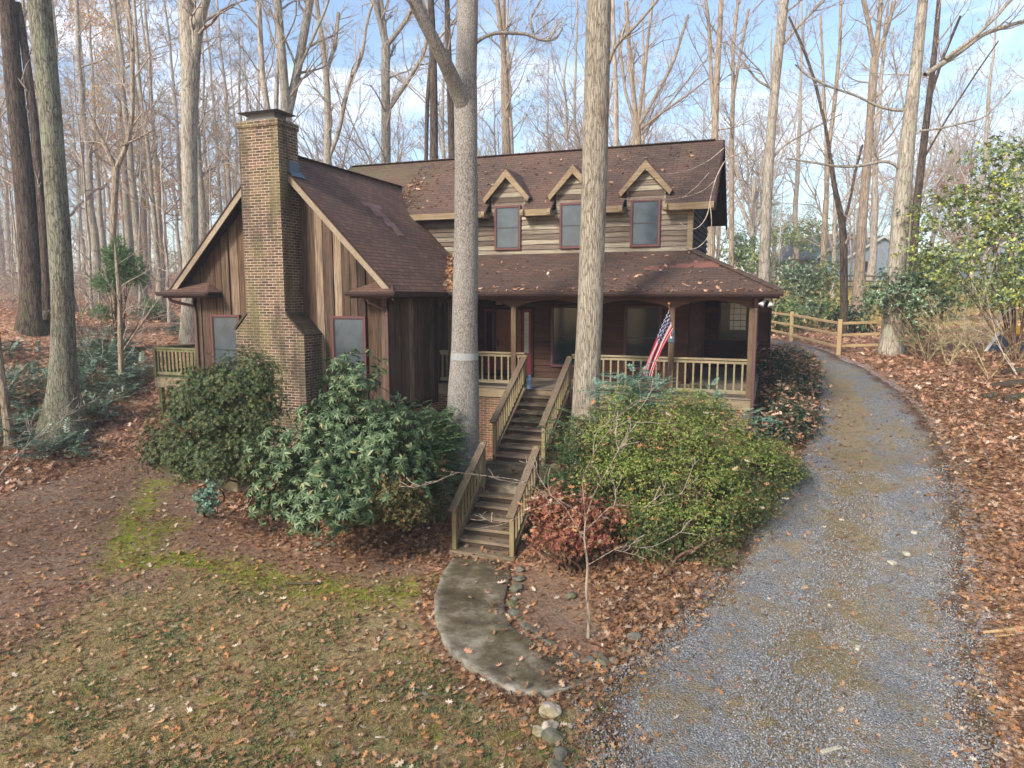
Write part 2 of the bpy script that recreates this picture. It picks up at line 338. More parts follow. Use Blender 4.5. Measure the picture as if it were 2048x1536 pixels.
    litm = t.attr('litter'); lf = t.rng(t.math('ADD', litm, t.math('MULTIPLY', t.math('SUBTRACT', md, .5), .9)), .4, .7)
    grassc, gd = cells(60, [(0, (118, 102, 68)), (.3, (160, 136, 96)), (.6, (118, 114, 70)), (1, (182, 156, 116))])
    gm = t.attr('grass'); green = t.noise(g, 1.1, 6, .7)
    grassc = t.mix(t.rng(green, .5, .64, 0, .75), grassc, t.mix(fine, (72, 84, 52), (118, 124, 72)))
    col = t.mix(t.rng(t.math('ADD', gm, t.math('MULTIPLY', t.math('SUBTRACT', t.noise(g, 3.1, 6, .75), .5), 1.7)), .42, .72, 0, .8), soil, grassc)
    mm = t.attr('moss'); mossc = t.mix(t.noise(g, 38, 4, .7), (92, 100, 30), (158, 166, 54))
    col = t.mix(t.rng(t.math('ADD', mm, t.math('MULTIPLY', t.math('SUBTRACT', t.noise(g, 4, 7, .8), .5), 3.2)), .5, 1.0, 0, .85), col, mossc)
    col = t.mix(lf, col, lit); col = t.mix(t.rng(t.noise(g, 55, 3, .7), .55, .75, 0, .45), col, (44, 34, 28))
    sg = t.attr('sungrass'); col = t.mix(t.rng(t.math('ADD', sg, t.math('SUBTRACT', md, .5)), .4, .7, 0, .85), col, t.mix(fine, (150, 130, 60), (206, 186, 96)))  # sunlit yellow put into the colour of the far grass
    gv = t.attr('gravelm'); vc = t.vor(g, 30, 'Color'); s3 = t.n('ShaderNodeSeparateColor'); t.l(vc, s3.inputs[0])
    col = t.mix(t.rng(t.math('ADD', gv, t.math('MULTIPLY', t.math('SUBTRACT', t.noise(g, 4, 6, .75), .5), 1.3)), .45, .75, 0, .85), col, t.ramp(s3.outputs[0], [(0, (66, 68, 72)), (.5, (112, 114, 118)), (1, (170, 172, 174))]))
    h = t.math('ADD', fine, t.math('MULTIPLY', ld, .8))
    M['ground'] = t.bsdf(col, .95, t.bump(h, .03, .9), spec=.12)
    # --- barks
    M['bark1'] = m_bark('bark_white_oak', (144, 136, 126), (178, 172, 162), (104, 95, 87), 2.2, .015, 34)
    M['bark2'] = m_bark('bark_shaggy', (162, 150, 131), (188, 178, 160), (114, 102, 88), .45, .025, 30)
    M['bark3'] = m_bark('bark_mossy_oak', (126, 120, 102), (160, 158, 138), (78, 70, 58), .8, .025, 18, (132, 140, 112), (78, 74, 40))
    M['bark_dark'] = m_bark('bark_dark', (84, 72, 62), (112, 98, 86), (46, 38, 34), .7, .03, 12, None, (74, 76, 40))
    M['bark_grey'] = m_bark('bark_grey', (156, 145, 130), (184, 174, 158), (116, 104, 92), .8, .02, 12, (150, 150, 128))
    M['bark_far'] = m_bark('bark_far', (164, 152, 138), (188, 176, 162), (130, 118, 108), .8, .02, 8)
    M['bark_warm'] = m_bark('bark_warm', (156, 138, 118), (184, 166, 144), (116, 100, 84), .6, .03, 12)
    M['twig'] = m_bark('twig', (162, 148, 134), (186, 172, 156), (132, 118, 106), 1, .004, 8)
    M['twig_pale'] = m_bark('twig_pale', (172, 160, 142), (190, 180, 164), (140, 126, 108), 1, .004, 8)
    M['stem'] = m_bark('shrub_stem', (110, 86, 68), (136, 108, 86), (72, 54, 44), 1, .006, 10)
    M['stem_pale'] = m_bark('pale_stem', (168, 154, 112), (188, 176, 134), (118, 104, 74), 1, .01, 10)
    # --- leaves
    M['rhodo'] = leafmat('rhododendron_leaf', [(0, (50, 68, 40)), (.4, (70, 90, 54)), (.75, (90, 110, 70)), (.93, (120, 138, 98)), (1, (146, 136, 84))], .45, .4, .12)
    M['pieris'] = leafmat('pieris_leaf', [(0, (46, 62, 40)), (.45, (68, 88, 50)), (.75, (92, 112, 60)), (.9, (134, 134, 76)), (1, (154, 112, 66))], .45, .4, .2)
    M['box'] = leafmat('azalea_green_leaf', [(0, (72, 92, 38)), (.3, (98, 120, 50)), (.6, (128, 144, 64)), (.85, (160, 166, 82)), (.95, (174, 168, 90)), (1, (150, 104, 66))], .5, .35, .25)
    M['box_shade'] = leafmat('azalea_shade_leaf', [(0, (46, 66, 34)), (.35, (70, 92, 46)), (.7, (96, 114, 58)), (.9, (128, 116, 70)), (1, (150, 100, 66))], .5, .35, .25)  # darker copy of the azalea leaf: shade of lower leaves put into colour
    M['box_dark'] = leafmat('azalea_dull_leaf', [(0, (62, 70, 40)), (.4, (92, 98, 54)), (.75, (112, 100, 62)), (1, (140, 92, 62))], .55, .3, .25)
    M['mahonia'] = leafmat('mahonia_leaf', [(0, (44, 64, 38)), (.5, (68, 94, 54)), (.85, (94, 120, 72)), (.96, (124, 148, 92)), (1, (152, 108, 76))], .3, .55, .15)
    M['mahonia_blue'] = leafmat('mahonia_blue_leaf', [(0, (78, 108, 88)), (.5, (108, 138, 116)), (1, (144, 168, 144))], .4, .5, .15)
    M['fernblue'] = leafmat('woodland_mahonia_leaf', [(0, (56, 76, 56)), (.5, (86, 106, 82)), (.85, (122, 138, 114)), (1, (166, 176, 156))], .38, .45, .15)
    M['redleaf'] = leafmat('red_brown_leaf', [(0, (112, 64, 54)), (.45, (152, 90, 76)), (.8, (178, 118, 96)), (.9, (120, 118, 66)), (1, (186, 126, 88))], .6, .3, .3)
    M['hedge'] = leafmat('hedge_leaf', [(0, (34, 50, 36)), (.6, (52, 76, 52)), (.9, (72, 98, 66)), (1, (110, 120, 70))], .35, .5, .15)
    M['holly'] = leafmat('holly_leaf', [(0, (76, 96, 60)), (.4, (106, 124, 80)), (.7, (140, 150, 96)), (.88, (184, 186, 74)), (1, (212, 208, 92))], .3, .55, .35)
    M['holly_dark'] = leafmat('holly_dark_leaf', [(0, (60, 84, 58)), (.5, (92, 116, 80)), (.85, (130, 148, 108)), (1, (182, 190, 160))], .28, .6, .25)
    M['thicket'] = leafmat('thicket_leaf', [(0, (92, 112, 72)), (.5, (124, 142, 92)), (.85, (156, 168, 116)), (1, (196, 186, 112))], .5, .3, .35)
    M['cedar'] = leafmat('cedar_leaf', [(0, (62, 88, 56)), (.6, (90, 118, 76)), (1, (128, 146, 92))], .6, .3, .2)
    M['gold'] = leafmat('golden_leaf', [(0, (196, 146, 56)), (.5, (214, 168, 72)), (1, (190, 120, 54))], .6, .2, .5)
    M['rust'] = leafmat('rust_leaf', [(0, (176, 112, 74)), (.5, (196, 134, 92)), (1, (158, 112, 84))], .6, .2, .45)
    M['bud'] = leafmat('pale_green_leaf', [(0, (150, 156, 92)), (1, (184, 186, 120))], .6, .2, .45)
    M['litter'] = leafmat('dead_leaf', [(0, (118, 88, 64)), (.25, (156, 114, 78)), (.45, (188, 130, 82)), (.6, (188, 148, 108)), (.75, (146, 112, 84)), (.9, (192, 168, 140)), (1, (212, 194, 172))], .75, .2, .15)
    M['litter_dark'] = leafmat('dead_leaf_dark', [(0, (92, 68, 52)), (.3, (130, 96, 70)), (.55, (160, 118, 84)), (.8, (124, 98, 78)), (1, (186, 158, 130))], .75, .2, .15)
    M['litter_rust'] = leafmat('dead_leaf_rust', [(0, (144, 106, 82)), (.3, (188, 138, 106)), (.6, (208, 164, 130)), (.8, (166, 126, 100)), (1, (224, 198, 174))], .75, .2, .15)
    M['grass'] = leafmat('grass_blade', [(0, (104, 108, 60)), (.3, (154, 136, 86)), (.6, (184, 158, 110)), (.8, (118, 124, 66)), (1, (200, 178, 132))], .7, .2, .3)
    M['weed'] = leafmat('weed_leaf', [(0, (70, 84, 52)), (.6, (94, 108, 66)), (1, (124, 134, 82))], .6, .3, .2)
    M['mossm'] = leafmat('moss_tuft', [(0, (104, 112, 38)), (.5, (140, 146, 48)), (1, (166, 166, 66))], .9, .1, .2)
    M['pebble'] = leafmat('pebble', [(0, (98, 98, 99)), (.4, (122, 122, 122)), (.75, (142, 141, 140)), (.92, (168, 167, 164)), (1, (146, 122, 100))], .8, .3, 0)
mats()
# ------------------------------------------------------------------ terrain
_near = [(968,1125,-2.6),(880,1200,-2.6),(1100,1400,-2.62),(1024,1536,-2.62),(600,1536,-2.65),(0,1536,-2.8),(200,1300,-2.7),(600,1200,-2.6),(100,1050,-2.5),(350,1000,-2.5),
 (1300,1300,-2.5),(1175,1290,-2.5),(1185,1400,-2.6)]
_far = [(297,825,22.3),(120,862,21),(60,648,28),(380,700,28),(330,570,70),(200,640,38),(30,760,25),(230,720,28),(0,880,20),(0,600,60),(200,560,80),(-100,556,100),
 (1676,702,26),(1582,683,30),(1785,702,26.5),(1990,700,26),(1540,640,45),(1720,580,60),(1740,562,75),(2048,600,60),(1480,562,85),(1990,770,19.5),(2040,900,15),(2040,1100,11.5),
 (2040,1300,9.2),(2048,1536,7),(1750,760,22.3),(1700,722,25.5),(1780,900,16.5),(1750,1100,11.9),(1700,1300,9.4),(1650,1500,7.3),(1400,1300,9.3),(1600,900,16.7),(1620,800,20)]
_w = [(-12,14,-2.45),(-9,14,-2.3),(-14.8,14.5,-2.4),(-16.5,14,-2.2),(.1,17.5,-1.05),(.8,20,-.8),(.8,25,-.2),(-5.2,14.3,-1.66),(-5.2,13.0,-2.28),(-3,14,-1.75),(-2,16,-1.35),(-6.8,15,-1.9),(-7,17.2,-1.75),
 (-3,17.5,-1.3),(-3,12.2,-2.25),(-1,12,-2.15),(0,14,-1.7),(-5,22,-1.4),(-12,22,-1.0),(-2,27,-.3),(-10,27,-.1),(-16,25,-.3),(-8,32,.3),(-60,100,5),(0,100,4.5),(40,100,4),(-120,60,5),(60,40,1.5),
 (80,80,3),(-100,120,7),(0,160,7),(100,160,6),(-60,20,1),(-100,0,1),(30,10,-1.2),(15,0,-2.6),(-20,0,-2.9),(-40,5,-2.2),(0,-10,-2.8),(60,-10,-2),(-25,8,-2.7),(0,240,9),(-150,240,10),(150,240,8)]
CPT = np.array([WZ(*p) for p in _near]+[W(*p) for p in _far]+[np.array(p, float) for p in _w])
def _k(r2): return .5*r2*np.log(r2+1e-6)
def _fit():
    P = CPT[:, :2]/20; n = len(P); K = _k(((P[:, None]-P[None])**2).sum(2))+np.eye(n)*.004
    A = np.zeros((n+3, n+3)); A[:n, :n] = K; A[:n, n] = 1; A[:n, n+1:] = P; A[n, :n] = 1; A[n+1:, :n] = P.T
    return P, np.linalg.solve(A, np.concatenate([CPT[:, 2], np.zeros(3)]))
_P, _c = _fit()
def gz(x, y, bumps=True):
    x = np.asarray(x, float); y = np.asarray(y, float); sh = x.shape; q = np.stack([x.ravel(), y.ravel()], 1)/20; out = np.zeros(len(q))
    for i in range(0, len(q), 20000):
        s = q[i:i+20000]; out[i:i+20000] = _k(((s[:, None]-_P[None])**2).sum(2))@_c[:-3]+_c[-3]+s@_c[-2:]
    out = np.clip(out, -3.3, 12).reshape(sh)
    wd = np.hypot((x+4.3)/2.0, (y-10.3)/2.4); out = out-.035*(1-np.clip((wd-.75)/.5, 0, 1))
    if bumps: out = out+.035*snoise(x, y, 1.1, 1)+.012*snoise(x, y, 4, 2)
    return out
def WG(px, py, tmax=140.):               # pixel -> point on the terrain
    r, f = ray(px, py); t = np.linspace(4, tmax, 1400); p = r[None]*(t/f)[:, None]+np.array([0, 0, CAMH])
    h = p[:, 2]-gz(p[:, 0], p[:, 1], False); i = int(np.argmax(h < 0)) if (h < 0).any() else len(t)-1
    if i > 0 and h[i] < 0: a = h[i-1]/(h[i-1]-h[i]); tt = t[i-1]+(t[i]-t[i-1])*a
    else: tt = t[i]
    p = r*(tt/f)+np.array([0, 0, CAMH]); return p
def polyw(pts): return np.array([WG(*p)[:2] for p in pts])
def sdist(x, y, poly):                   # signed distance, positive inside
    q = np.stack([x.ravel(), y.ravel()], 1); n = len(poly); best = np.full(len(q), 1e9); ins = np.zeros(len(q), bool)
    for i in range(n):
        a = poly[i]; b = poly[(i+1) % n]; e = b-a; w = q-a; t = np.clip((w@e)/(e@e+1e-9), 0, 1); d = ((w-t[:, None]*e)**2).sum(1); best = np.minimum(best, d)
        c = ((a[1] > q[:, 1]) != (b[1] > q[:, 1])) & (q[:, 0] < (b[0]-a[0])*(q[:, 1]-a[1])/((b[1]-a[1])+1e-12)+a[0]); ins ^= c
    return (np.sqrt(best)*np.where(ins, 1, -1)).reshape(x.shape)
def ldist(x, y, line):
    best = np.full(x.shape, 1e9)
    for i in range(len(line)-1):
        a = line[i]; e = line[i+1]-a; t = np.clip(((x-a[0])*e[0]+(y-a[1])*e[1])/(e@e+1e-9), 0, 1)
        best = np.minimum(best, (x-a[0]-t*e[0])**2+(y-a[1]-t*e[1])**2)
    return np.sqrt(best)
sstep = lambda v, a, b: (lambda t: t*t*(3-2*t))(np.clip((v-a)/(b-a), 0, 1))
LAWN = polyw([(-700,1700),(-500,1100),(-200,985),(0,985),(150,935),(250,908),(330,905),(440,985),(520,1075),(700,1100),(900,1112),(870,1200),(940,1340),(1030,1400),(1190,1362),(1290,1300),(1350,1400),(1400,1800)])
GRASSP = polyw([(-700,1900),(-300,1500),(0,1350),(200,1200),(450,1150),(700,1180),(880,1175),(900,1290),(1030,1400),(1250,1400),(1300,1900)])
BED = polyw([(1025,1125),(1010,1230),(1080,1290),(1175,1335),(1215,1270),(1190,1180),(1130,1130)])
DL = [(1080,1900),(1165,1536),(1150,1445),(1190,1372),(1315,1272),(1400,1190),(1475,1090),(1545,985),(1600,900),(1636,830),(1640,770),(1615,722),(1568,696),(1500,684)]
DR = [(2120,1900),(2030,1536),(1985,1360),(1962,1220),(1950,1090),(1925,960),(1880,860),(1815,785),(1735,732),(1672,707),(1630,694),(1590,686),(1545,679),(1490,675)]
DLw, DRw = polyw(DL), polyw(DR)
DRIVE = np.concatenate([DLw, DRw[::-1]])
MOSS = [polyw(l) for l in ([(315,965),(280,1015),(255,1060),(240,1100)],[(330,1050),(275,1090),(250,1130),(340,1118),(430,1132),(500,1150),(600,1172),(700,1190),(800,1190),(880,1168)])]
MOSSP = polyw([(1010,1490),(1190,1430),(1235,1510),(400,1430),(420,1400),(380,1440),(560,1370),(260,1250),(180,1380),(600,1500),(820,1300),(900,1380),(1100,1500),(720,1235),(1225,1480),(860,1470),(640,1240),(1150,1425)])
def masks(x, y):
    dl = sdist(x, y, LAWN); litter = 1-sstep(dl, -.3, 1.2)
    litter = np.maximum(litter*1.0, .42)
    bed = sstep(sdist(x, y, BED), -.4, .4); litter = litter*(1-.62*bed)
    grass = sstep(sdist(x, y, GRASSP), -1.2, 1.0)
    moss = np.zeros_like(x)
    for l, w in zip(MOSS, (.5, .62)): moss = np.maximum(moss, 1-ldist(x, y, l)/w*.55)
    for p in MOSSP: moss = np.maximum(moss, .8-np.hypot(x-p[0], y-p[1])/.55)
    moss = np.clip(moss, 0, 1)
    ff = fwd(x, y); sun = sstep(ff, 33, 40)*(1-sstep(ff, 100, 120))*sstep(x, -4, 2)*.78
    gv = sstep(sdist(x, y, DRIVE), -1.0, .1)*.6
    return litter, grass, moss, sun, gv
def build_ground():
    def axis(a, b, st, lo, hi):
        m = list(np.arange(a, b, st)); s = st; v = m[0]
        while v > lo: s *= 1.09; v -= s; m.insert(0, v)
        s = st; v = m[-1]
        while v < hi: s *= 1.09; v += s; m.append(v)
        return np.array(m)
    xs = axis(-26, 12, .16, -260, 240); ys = axis(3, 32, .16, -30, 420)
    X, Y = np.meshgrid(xs, ys); Z = gz(X, Y)
    ny, nx = X.shape; idx = np.arange(nx*ny).reshape(ny, nx)
    q = np.stack([idx[:-1, :-1], idx[:-1, 1:], idx[1:, 1:], idx[1:, :-1]], -1).reshape(-1, 4)
    me = rawmesh('ground', np.stack([X, Y, Z], -1).reshape(-1, 3), q, np.full(len(q), 4))
    for nme, v in zip(('litter', 'grass', 'moss', 'sungrass', 'gravelm'), masks(X, Y)):
        a = me.attributes.new(nme, 'FLOAT', 'POINT'); a.data.foreach_set('value', v.ravel().astype(np.float32))
    o = link('ground', me, M['ground'], smooth=True); setp(o, kind='structure')
build_ground()
def resample(line, n):
    d = np.concatenate([[0], np.cumsum(np.linalg.norm(np.diff(line, axis=0), axis=1))]); t = np.linspace(0, d[-1], n)
    return np.stack([np.interp(t, d, line[:, k]) for k in range(line.shape[1])], 1)
def build_drive():
    n, m = 220, 44; A = np.zeros((n, 2)); B = np.zeros((n, 2)); tt = np.linspace(0, 1, n)
    k = np.linspace(0, 1, len(DLw))
    for c in range(2): A[:, c] = np.interp(tt, k, DLw[:, c]); B[:, c] = np.interp(tt, k, DRw[:, c])
    for _ in range(10):
        for L in (A, B): L[1:-1] = .5*L[1:-1]+.25*(L[:-2]+L[2:])
    s = np.linspace(-.03, 1.03, m); X = A[:, None, 0]*(1-s)+B[:, None, 0]*s; Y = A[:, None, 1]*(1-s)+B[:, None, 1]*s
    X = X+.12*snoise(X, Y, 2.2, 5)*(np.abs(s-.5)*2)**4; Y = Y+.1*snoise(X, Y, 2.6, 9)*(np.abs(s-.5)*2)**4
    e = (np.abs(s-.5)*2)[None, :]*np.ones((n, 1)); Z = gz(X, Y)+.028-.06*sstep(e, .86, 1.06)-.02*np.cos((s-.5)*12.5)[None]*.5
    idx = np.arange(n*m).reshape(n, m); q = np.stack([idx[:-1, :-1], idx[:-1, 1:], idx[1:, 1:], idx[1:, :-1]], -1).reshape(-1, 4)
    me = rawmesh('driveway', np.stack([X, Y, Z], -1).reshape(-1, 3), q, np.full(len(q), 4))
    a = me.attributes.new('edge', 'FLOAT', 'POINT'); a.data.foreach_set('value', sstep(e, .6, 1.0).ravel().astype(np.float32))
    mid = np.exp(-((s-.52)/.13)**2)[None, :]*np.ones((n, 1)); a = me.attributes.new('mid', 'FLOAT', 'POINT'); a.data.foreach_set('value', mid.ravel().astype(np.float32))
    o = link('driveway', me, M['gravel'], smooth=True); setp(o, kind='structure')
build_drive()
# curved concrete walk
WL = [(905,1118),(884,1150),(868,1195),(870,1240),(890,1288),(935,1332),(985,1364),(1035,1386),(1090,1390),(1150,1376),(1192,1356)]
WR = [(1026,1126),(1018,1160),(1008,1200),(1012,1240),(1038,1268),(1080,1292),(1130,1322),(1160,1340),(1175,1347),(1185,1351),(1192,1355)]
def build_walk():
    A = resample(np.array([WZ(*p, -2.55)[:2] for p in WL]), 60); B = resample(np.array([WZ(*p, -2.55)[:2] for p in WR]), 60)
    for _ in range(3):
        for L in (A, B): L[1:-1] = .5*L[1:-1]+.25*(L[:-2]+L[2:])
    m = 14; s = np.concatenate([[0, 0], np.linspace(0, 1, m), [1, 1]]); zz = np.array([-.22, -.008]+[0]*m+[-.008, -.22]); sh = np.array([0., 0]+[0]*m+[0, 0])
    ed = np.array([.3, .4]+[.45, .12]+[0]*(m-4)+[.05, .2]+[.3, .2]); s[2] = .008; s[-3] = .992
    X = A[:, None, 0]*(1-s)+B[:, None, 0]*s; Y = A[:, None, 1]*(1-s)+B[:, None, 1]*s; Z = -2.525+zz[None]+.006*snoise(X, Y, 2, 3)
    n, m = X.shape; idx = np.arange(n*m).reshape(n, m); q = np.stack([idx[:-1, :-1], idx[1:, :-1], idx[1:, 1:], idx[:-1, 1:]], -1).reshape(-1, 4)
    me = rawmesh('path', np.stack([X, Y, Z], -1).reshape(-1, 3), q, np.full(len(q), 4))
    a = me.attributes.new('edge', 'FLOAT', 'POINT'); a.data.foreach_set('value', (ed[None, :]*np.ones((n, 1))).ravel().astype(np.float32))
    o = link('path', me, M['concrete'], smooth=False); setp(o, kind='structure')
    mb = MB(); mb.box(-6.35, -4.45, 13.47, 15.62, -2.2, -1.5)
    o = mb.build('landing_path', M['concrete'], bevel=.015); setp(o, kind='structure')
    a = np.array([WZ(280,936,-2.38), WZ(330,952,-2.38), WZ(405,968,-2.38), WZ(475,982,-2.38)]); mb = MB(); zt = float(max(gz(a[:, 0], a[:, 1], False).max(), -2.4))+.07
    mb.prism([(*q[:2], zt) for q in a]+[(-11.6,14.9,zt),(-14.6,14.9,zt),(-15.4,14.9,zt)], (0, 0, -.4))
    o = mb.build('patio', M['concrete'], bevel=.01); setp(o, kind='structure')
build_walk()
# ------------------------------------------------------------------ the house
HB = empty('house', (-8.8, 17.8, 0), 'brown timber house with brick chimney, steep shingled wing, three dormers and a covered porch', 'house')
WX0, WX1, WY = -14.7, -8.8, 15.0; RX, RZ, WS = -11.75, 6.06, 1.0145
PF, PE, PX = 17.8, 17.4, -.3          # porch front, eave, right end
UY, UX = 20.2, -2.15; RY, RRZ, US = 22.4, 7.08, .8077
wing_z = lambda x: RZ-.13-abs(x-RX)*WS
r2 = random.Random(11)
# vertical boards on wing front, clipped under the rake
mb = MB(); x = WX0
while x < WX1-.02:
    w = r2.uniform(.2, .3); x1 = min(x+w, WX1); pr = r2.choice([0, .022, .045]); g = .009
    za, zb = wing_z(x+g), wing_z(x1-g); top = [(x+g, za), (x1-g, zb)]
    if x < RX < x1: top = [(x+g, za), (RX, wing_z(RX)), (x1-g, zb)]
    mb.prism([(x+g, WY-pr, -.3), (x1-g, WY-pr, -.3)]+[(a, WY-pr, b) for a, b in top[::-1]], (0, .05+pr, 0)); x = x1
mb.build('front_gable_wall', M['board'], HB)
def vboards(name, xw, y0, y1, z0, z1, sgn, mat):
    mb = MB(); y = y0
    while y < y1-.02:
        w = r2.uniform(.19, .27); b = min(y+w, y1); pr = r2.choice([0, .022, .045])
        if sgn > 0: mb.box(xw-.05, xw+pr, y+.005, b-.008, z0, z1)
        else: mb.box(xw-pr, xw+.05, y+.005, b-.005, z0, z1)
        y = b
    return mb.build(name, mat, HB)
vboards('side_wall', WX1, WY+.02, UY-.02, -.3, 2.9, 1, M['board']); vboards('side_wall', WX0, WY+.02, 24.9, -.3, 2.9, -1, M['board'])
mb = MB(); mb.box(WX1-.02, WX1+.012, WY+.01, 17.8, -.52, -.3); mb.build('skirt_board', M['trim_dark'], HB); mb = MB(); mb.box(WX0+.02, WX1-.02, WY+.002, WY+.03, -.5, -.3)
mb.build('skirt_board', M['trim_dark'], HB)
# inner walls (backing, keeps light out)
mb = MB(); mb.box(WX0+.08, WX1-.08, WY+.08, 24.8, -2.4, 2.5); mb.box(-8.9, UX-.06, UY+.06, 24.9, -1.2, 2.6)
mb.box(WX0+.1, UX-.06, UY+.06, 24.6, 2.4, 4.9)
mb.prism([(WX0+.4, 15.06, 2.4), (WX1-.4, 15.06, 2.4), (RX, 15.06, RZ-.5)], (0, 6.2, 0))
mb.build('inner_wall', M['soffit'], HB)
# corner boards
for xa, xb in ((WX1-.1, WX1+.045), (WX0-.045, WX0+.1)): mb = MB(); mb.box(xa, xb, WY-.045, WY+.1, -.3, 2.48); mb.build('corner_board', M['board'], HB)
# foundation
mb = MB(); mb.box(WX0+.03, WX1-.03, WY+.03, WY+.25, -3, -.5)
mb.box(WX1-.23, WX1-.03, WY+.25, UY, -3, -.31); mb.box(WX0+.03, WX0+.23, WY+.25, 24.9, -3, -.31)
mb.box(WX1-.03, PX-.02, PF+.06, PF+.26, -2.6, -.3); mb.box(PX-.22, PX-.02, PF+.26, 25.1, -2.4, -.3)
mb.build('foundation', M['brick_low'], HB)
bd = MB(); bd.box(-13.6, -12.75, WY-.02, WY+.03, -2.36, -.5); bdo = bd.build('basement_door', M['purple'], HB, bevel=.004)
# horizontal lap siding
def lap(name, axis, c, a0, a1, z0, z1, step, mat, sgn=-1, wav=.008, holes=()):
    mb = MB(); z = z0; n = 0
    while z < z1-.01:
        zt = min(z+step, z1)
        a = a0
        segs = [(a0, a1)]
        for (h0, h1, hz0, hz1) in holes:
            if hz0 < z+step*.5 < hz1: segs = [s for sg in segs for s in ((sg[0], min(sg[1], h0)), (max(sg[0], h1), sg[1])) if s[1]-s[0] > .02]
        for s0, s1 in segs:
            cuts = [s0]
            while s1-cuts[-1] > 3.2: cuts.append(cuts[-1]+r2.uniform(1.4, 2.8))
            cuts.append(s1)
            for u, v in zip(cuts[:-1], cuts[1:]):
                k = max(2, int((v-u)/.25)); pts = [u+(v-u)*i/k for i in range(k+1)]; dz = [r2.uniform(-wav, wav) for _ in pts]
                t = .042
                for i in range(k):
                    p, q = pts[i], pts[i+1]
                    if axis == 'x': mb.add([(p, c+sgn*t, z+dz[i]-.012), (q, c+sgn*t, z+dz[i+1]-.012), (q, c+sgn*.004, zt+.004), (p, c+sgn*.004, zt+.004), (p, c-sgn*.03, z+dz[i]-.012), (q, c-sgn*.03, z+dz[i+1]-.012)], [(0, 1, 2, 3), (4, 5, 1, 0)] if sgn < 0 else [(3, 2, 1, 0), (0, 1, 5, 4)])
                    else: mb.add([(c+sgn*t, p, z+dz[i]-.012), (c+sgn*t, q, z+dz[i+1]-.012), (c+sgn*.004, q, zt+.004), (c+sgn*.004, p, zt+.004), (c-sgn*.03, p, z+dz[i]-.012), (c-sgn*.03, q, z+dz[i+1]-.012)], [(0, 1, 2, 3), (4, 5, 1, 0)] if sgn > 0 else [(3, 2, 1, 0), (0, 1, 5, 4)])
        z = zt
    # weld so each board is one island
    o = mb.build(name, mat, HB)
    import bmesh
    b = bmesh.new(); b.from_mesh(o.data); bmesh.ops.remove_doubles(b, verts=b.verts, dist=.0005); b.to_mesh(o.data); b.free()
    return o
WINS = [(-7.55, 5.16), (-5.5, 5.16), (-3.42, 5.16)]
lap('upper_wall', 'x', UY, -11.4, UX, 3.72, 4.98, .146, M['lap_tan'], -1, .01, [(c-.4, c+.4, 3.85, 5.2) for c, _ in WINS])
lap('upper_side_wall', 'y', UX, UY, 24.9, 2.9, 5.0, .17, M['lap_black'], 1, .016)
lap('porch_wall', 'x', UY, WX1+.05, UX, .02, 2.6, .19, M['lap_red'], -1)
lap('recess_wall', 'y', UX, UY, 25.2, .02, 2.6, .19, M['lap_red_y'], 1)
lap('rear_porch_wall', 'x', 25.2, UX, -.02, .02, 2.6, .19, M['lap_red'], -1)
mb = MB(); y = UY
gp = [(UX+.001, UY, 4.9), (UX+.001, 24.9, 4.9), (UX+.001, 24.9, 5.0), (UX+.001, RY, RRZ-.18), (UX+.001, UY, 5.25)]
mb.prism(gp, (-.08, 0, 0)); mb.build('upper_side_gable', M['lap_black'], HB)
mb = MB(); mb.box(UX-.11, UX+.035, UY-.045, UY+.1, 3.7, 4.95); mb.build('corner_board', M['trim_tan'], HB)
mb = MB(); mb.box(-.06, .03, 25.15, 25.3, -.9, 2.5); mb.build('corner_board', M['trim_dark'], HB)
# ---------------- roofs
def slab(name, polys, mat, th=.1, parent=HB, drop=True):
    mb = MB()
    for P in polys:
        P = [np.array(p, float) for p in P]; n = np.cross(P[1]-P[0], P[2]-P[0])
        if n[2] < 0: P = P[::-1]
        k = len(P); Q = [p-np.array([0, 0, th]) for p in P]
        mb.add(P+Q, [tuple(range(k)), tuple(range(2*k-1, k-1, -1))]+[(i, i+k, (i+1) % k+k, (i+1) % k) for i in range(k)])
    return mb.build(name, mat, parent)
wz = lambda x: RZ-abs(x-RX)*WS
XE, XW = -8.33, -15.17; YF = 14.6
slab('wing_roof', [[(RX, YF, RZ), (XE, YF, wz(XE)), (XE, 17.42, wz(XE)), (-9.5, 20.3, wz(-9.5)), (-9.5, 21.35, wz(-9.5)), (RX, 21.35, RZ)],
                   [(XW, YF, wz(XW)), (RX, YF, RZ), (RX, 21.35, RZ), (XW, 21.35, wz(XW))]], M['sh_wing'], .09)
mb = MB()
for s in (1, -1):
    xe = RX+s*(XE-RX-.01)*1; 
    a = (RX, YF-.012, RZ-.085); b = (xe, YF-.012, wz(xe)-.085)
    mb.prism([(RX, YF-.03, RZ-.01), (xe, YF-.03, wz(xe)-.01), (xe, YF-.03, wz(xe)-.235), (RX, YF-.03, RZ-.235)], (0, .035, 0))
mb.build('rake_board', M['rake'], HB)
mb = MB()
for s in (1, -1):
    xe = RX+s*(XE-RX)
    mb.prism([(RX, YF-.05, RZ+.012), (xe, YF-.05, wz(xe)+.012), (xe, YF-.05, wz(xe)-.035), (RX, YF-.05, RZ-.035)], (0, .019, 0))
mb.build('drip_edge', M['trim_dark'], HB)
mb = MB()
for s in (1, -1):
    xe = RX+s*(XE-RX)
    mb.add([(RX, YF+.01, RZ-.1), (xe, YF+.01, wz(xe)-.1), (xe, WY, wz(xe)-.1), (RX, WY, RZ-.1)], [(0, 1, 2, 3)])
mb.build('rake_soffit', M['soffit'], HB)
mb = MB()                                # ridge caps
y = YF
while y < 21.2: mb.bar((RX, y, RZ+.012), (RX, y+.31, RZ+.02), .2, .02); y += .28
mb.build('ridge_cap', M['sh_wing'], HB)
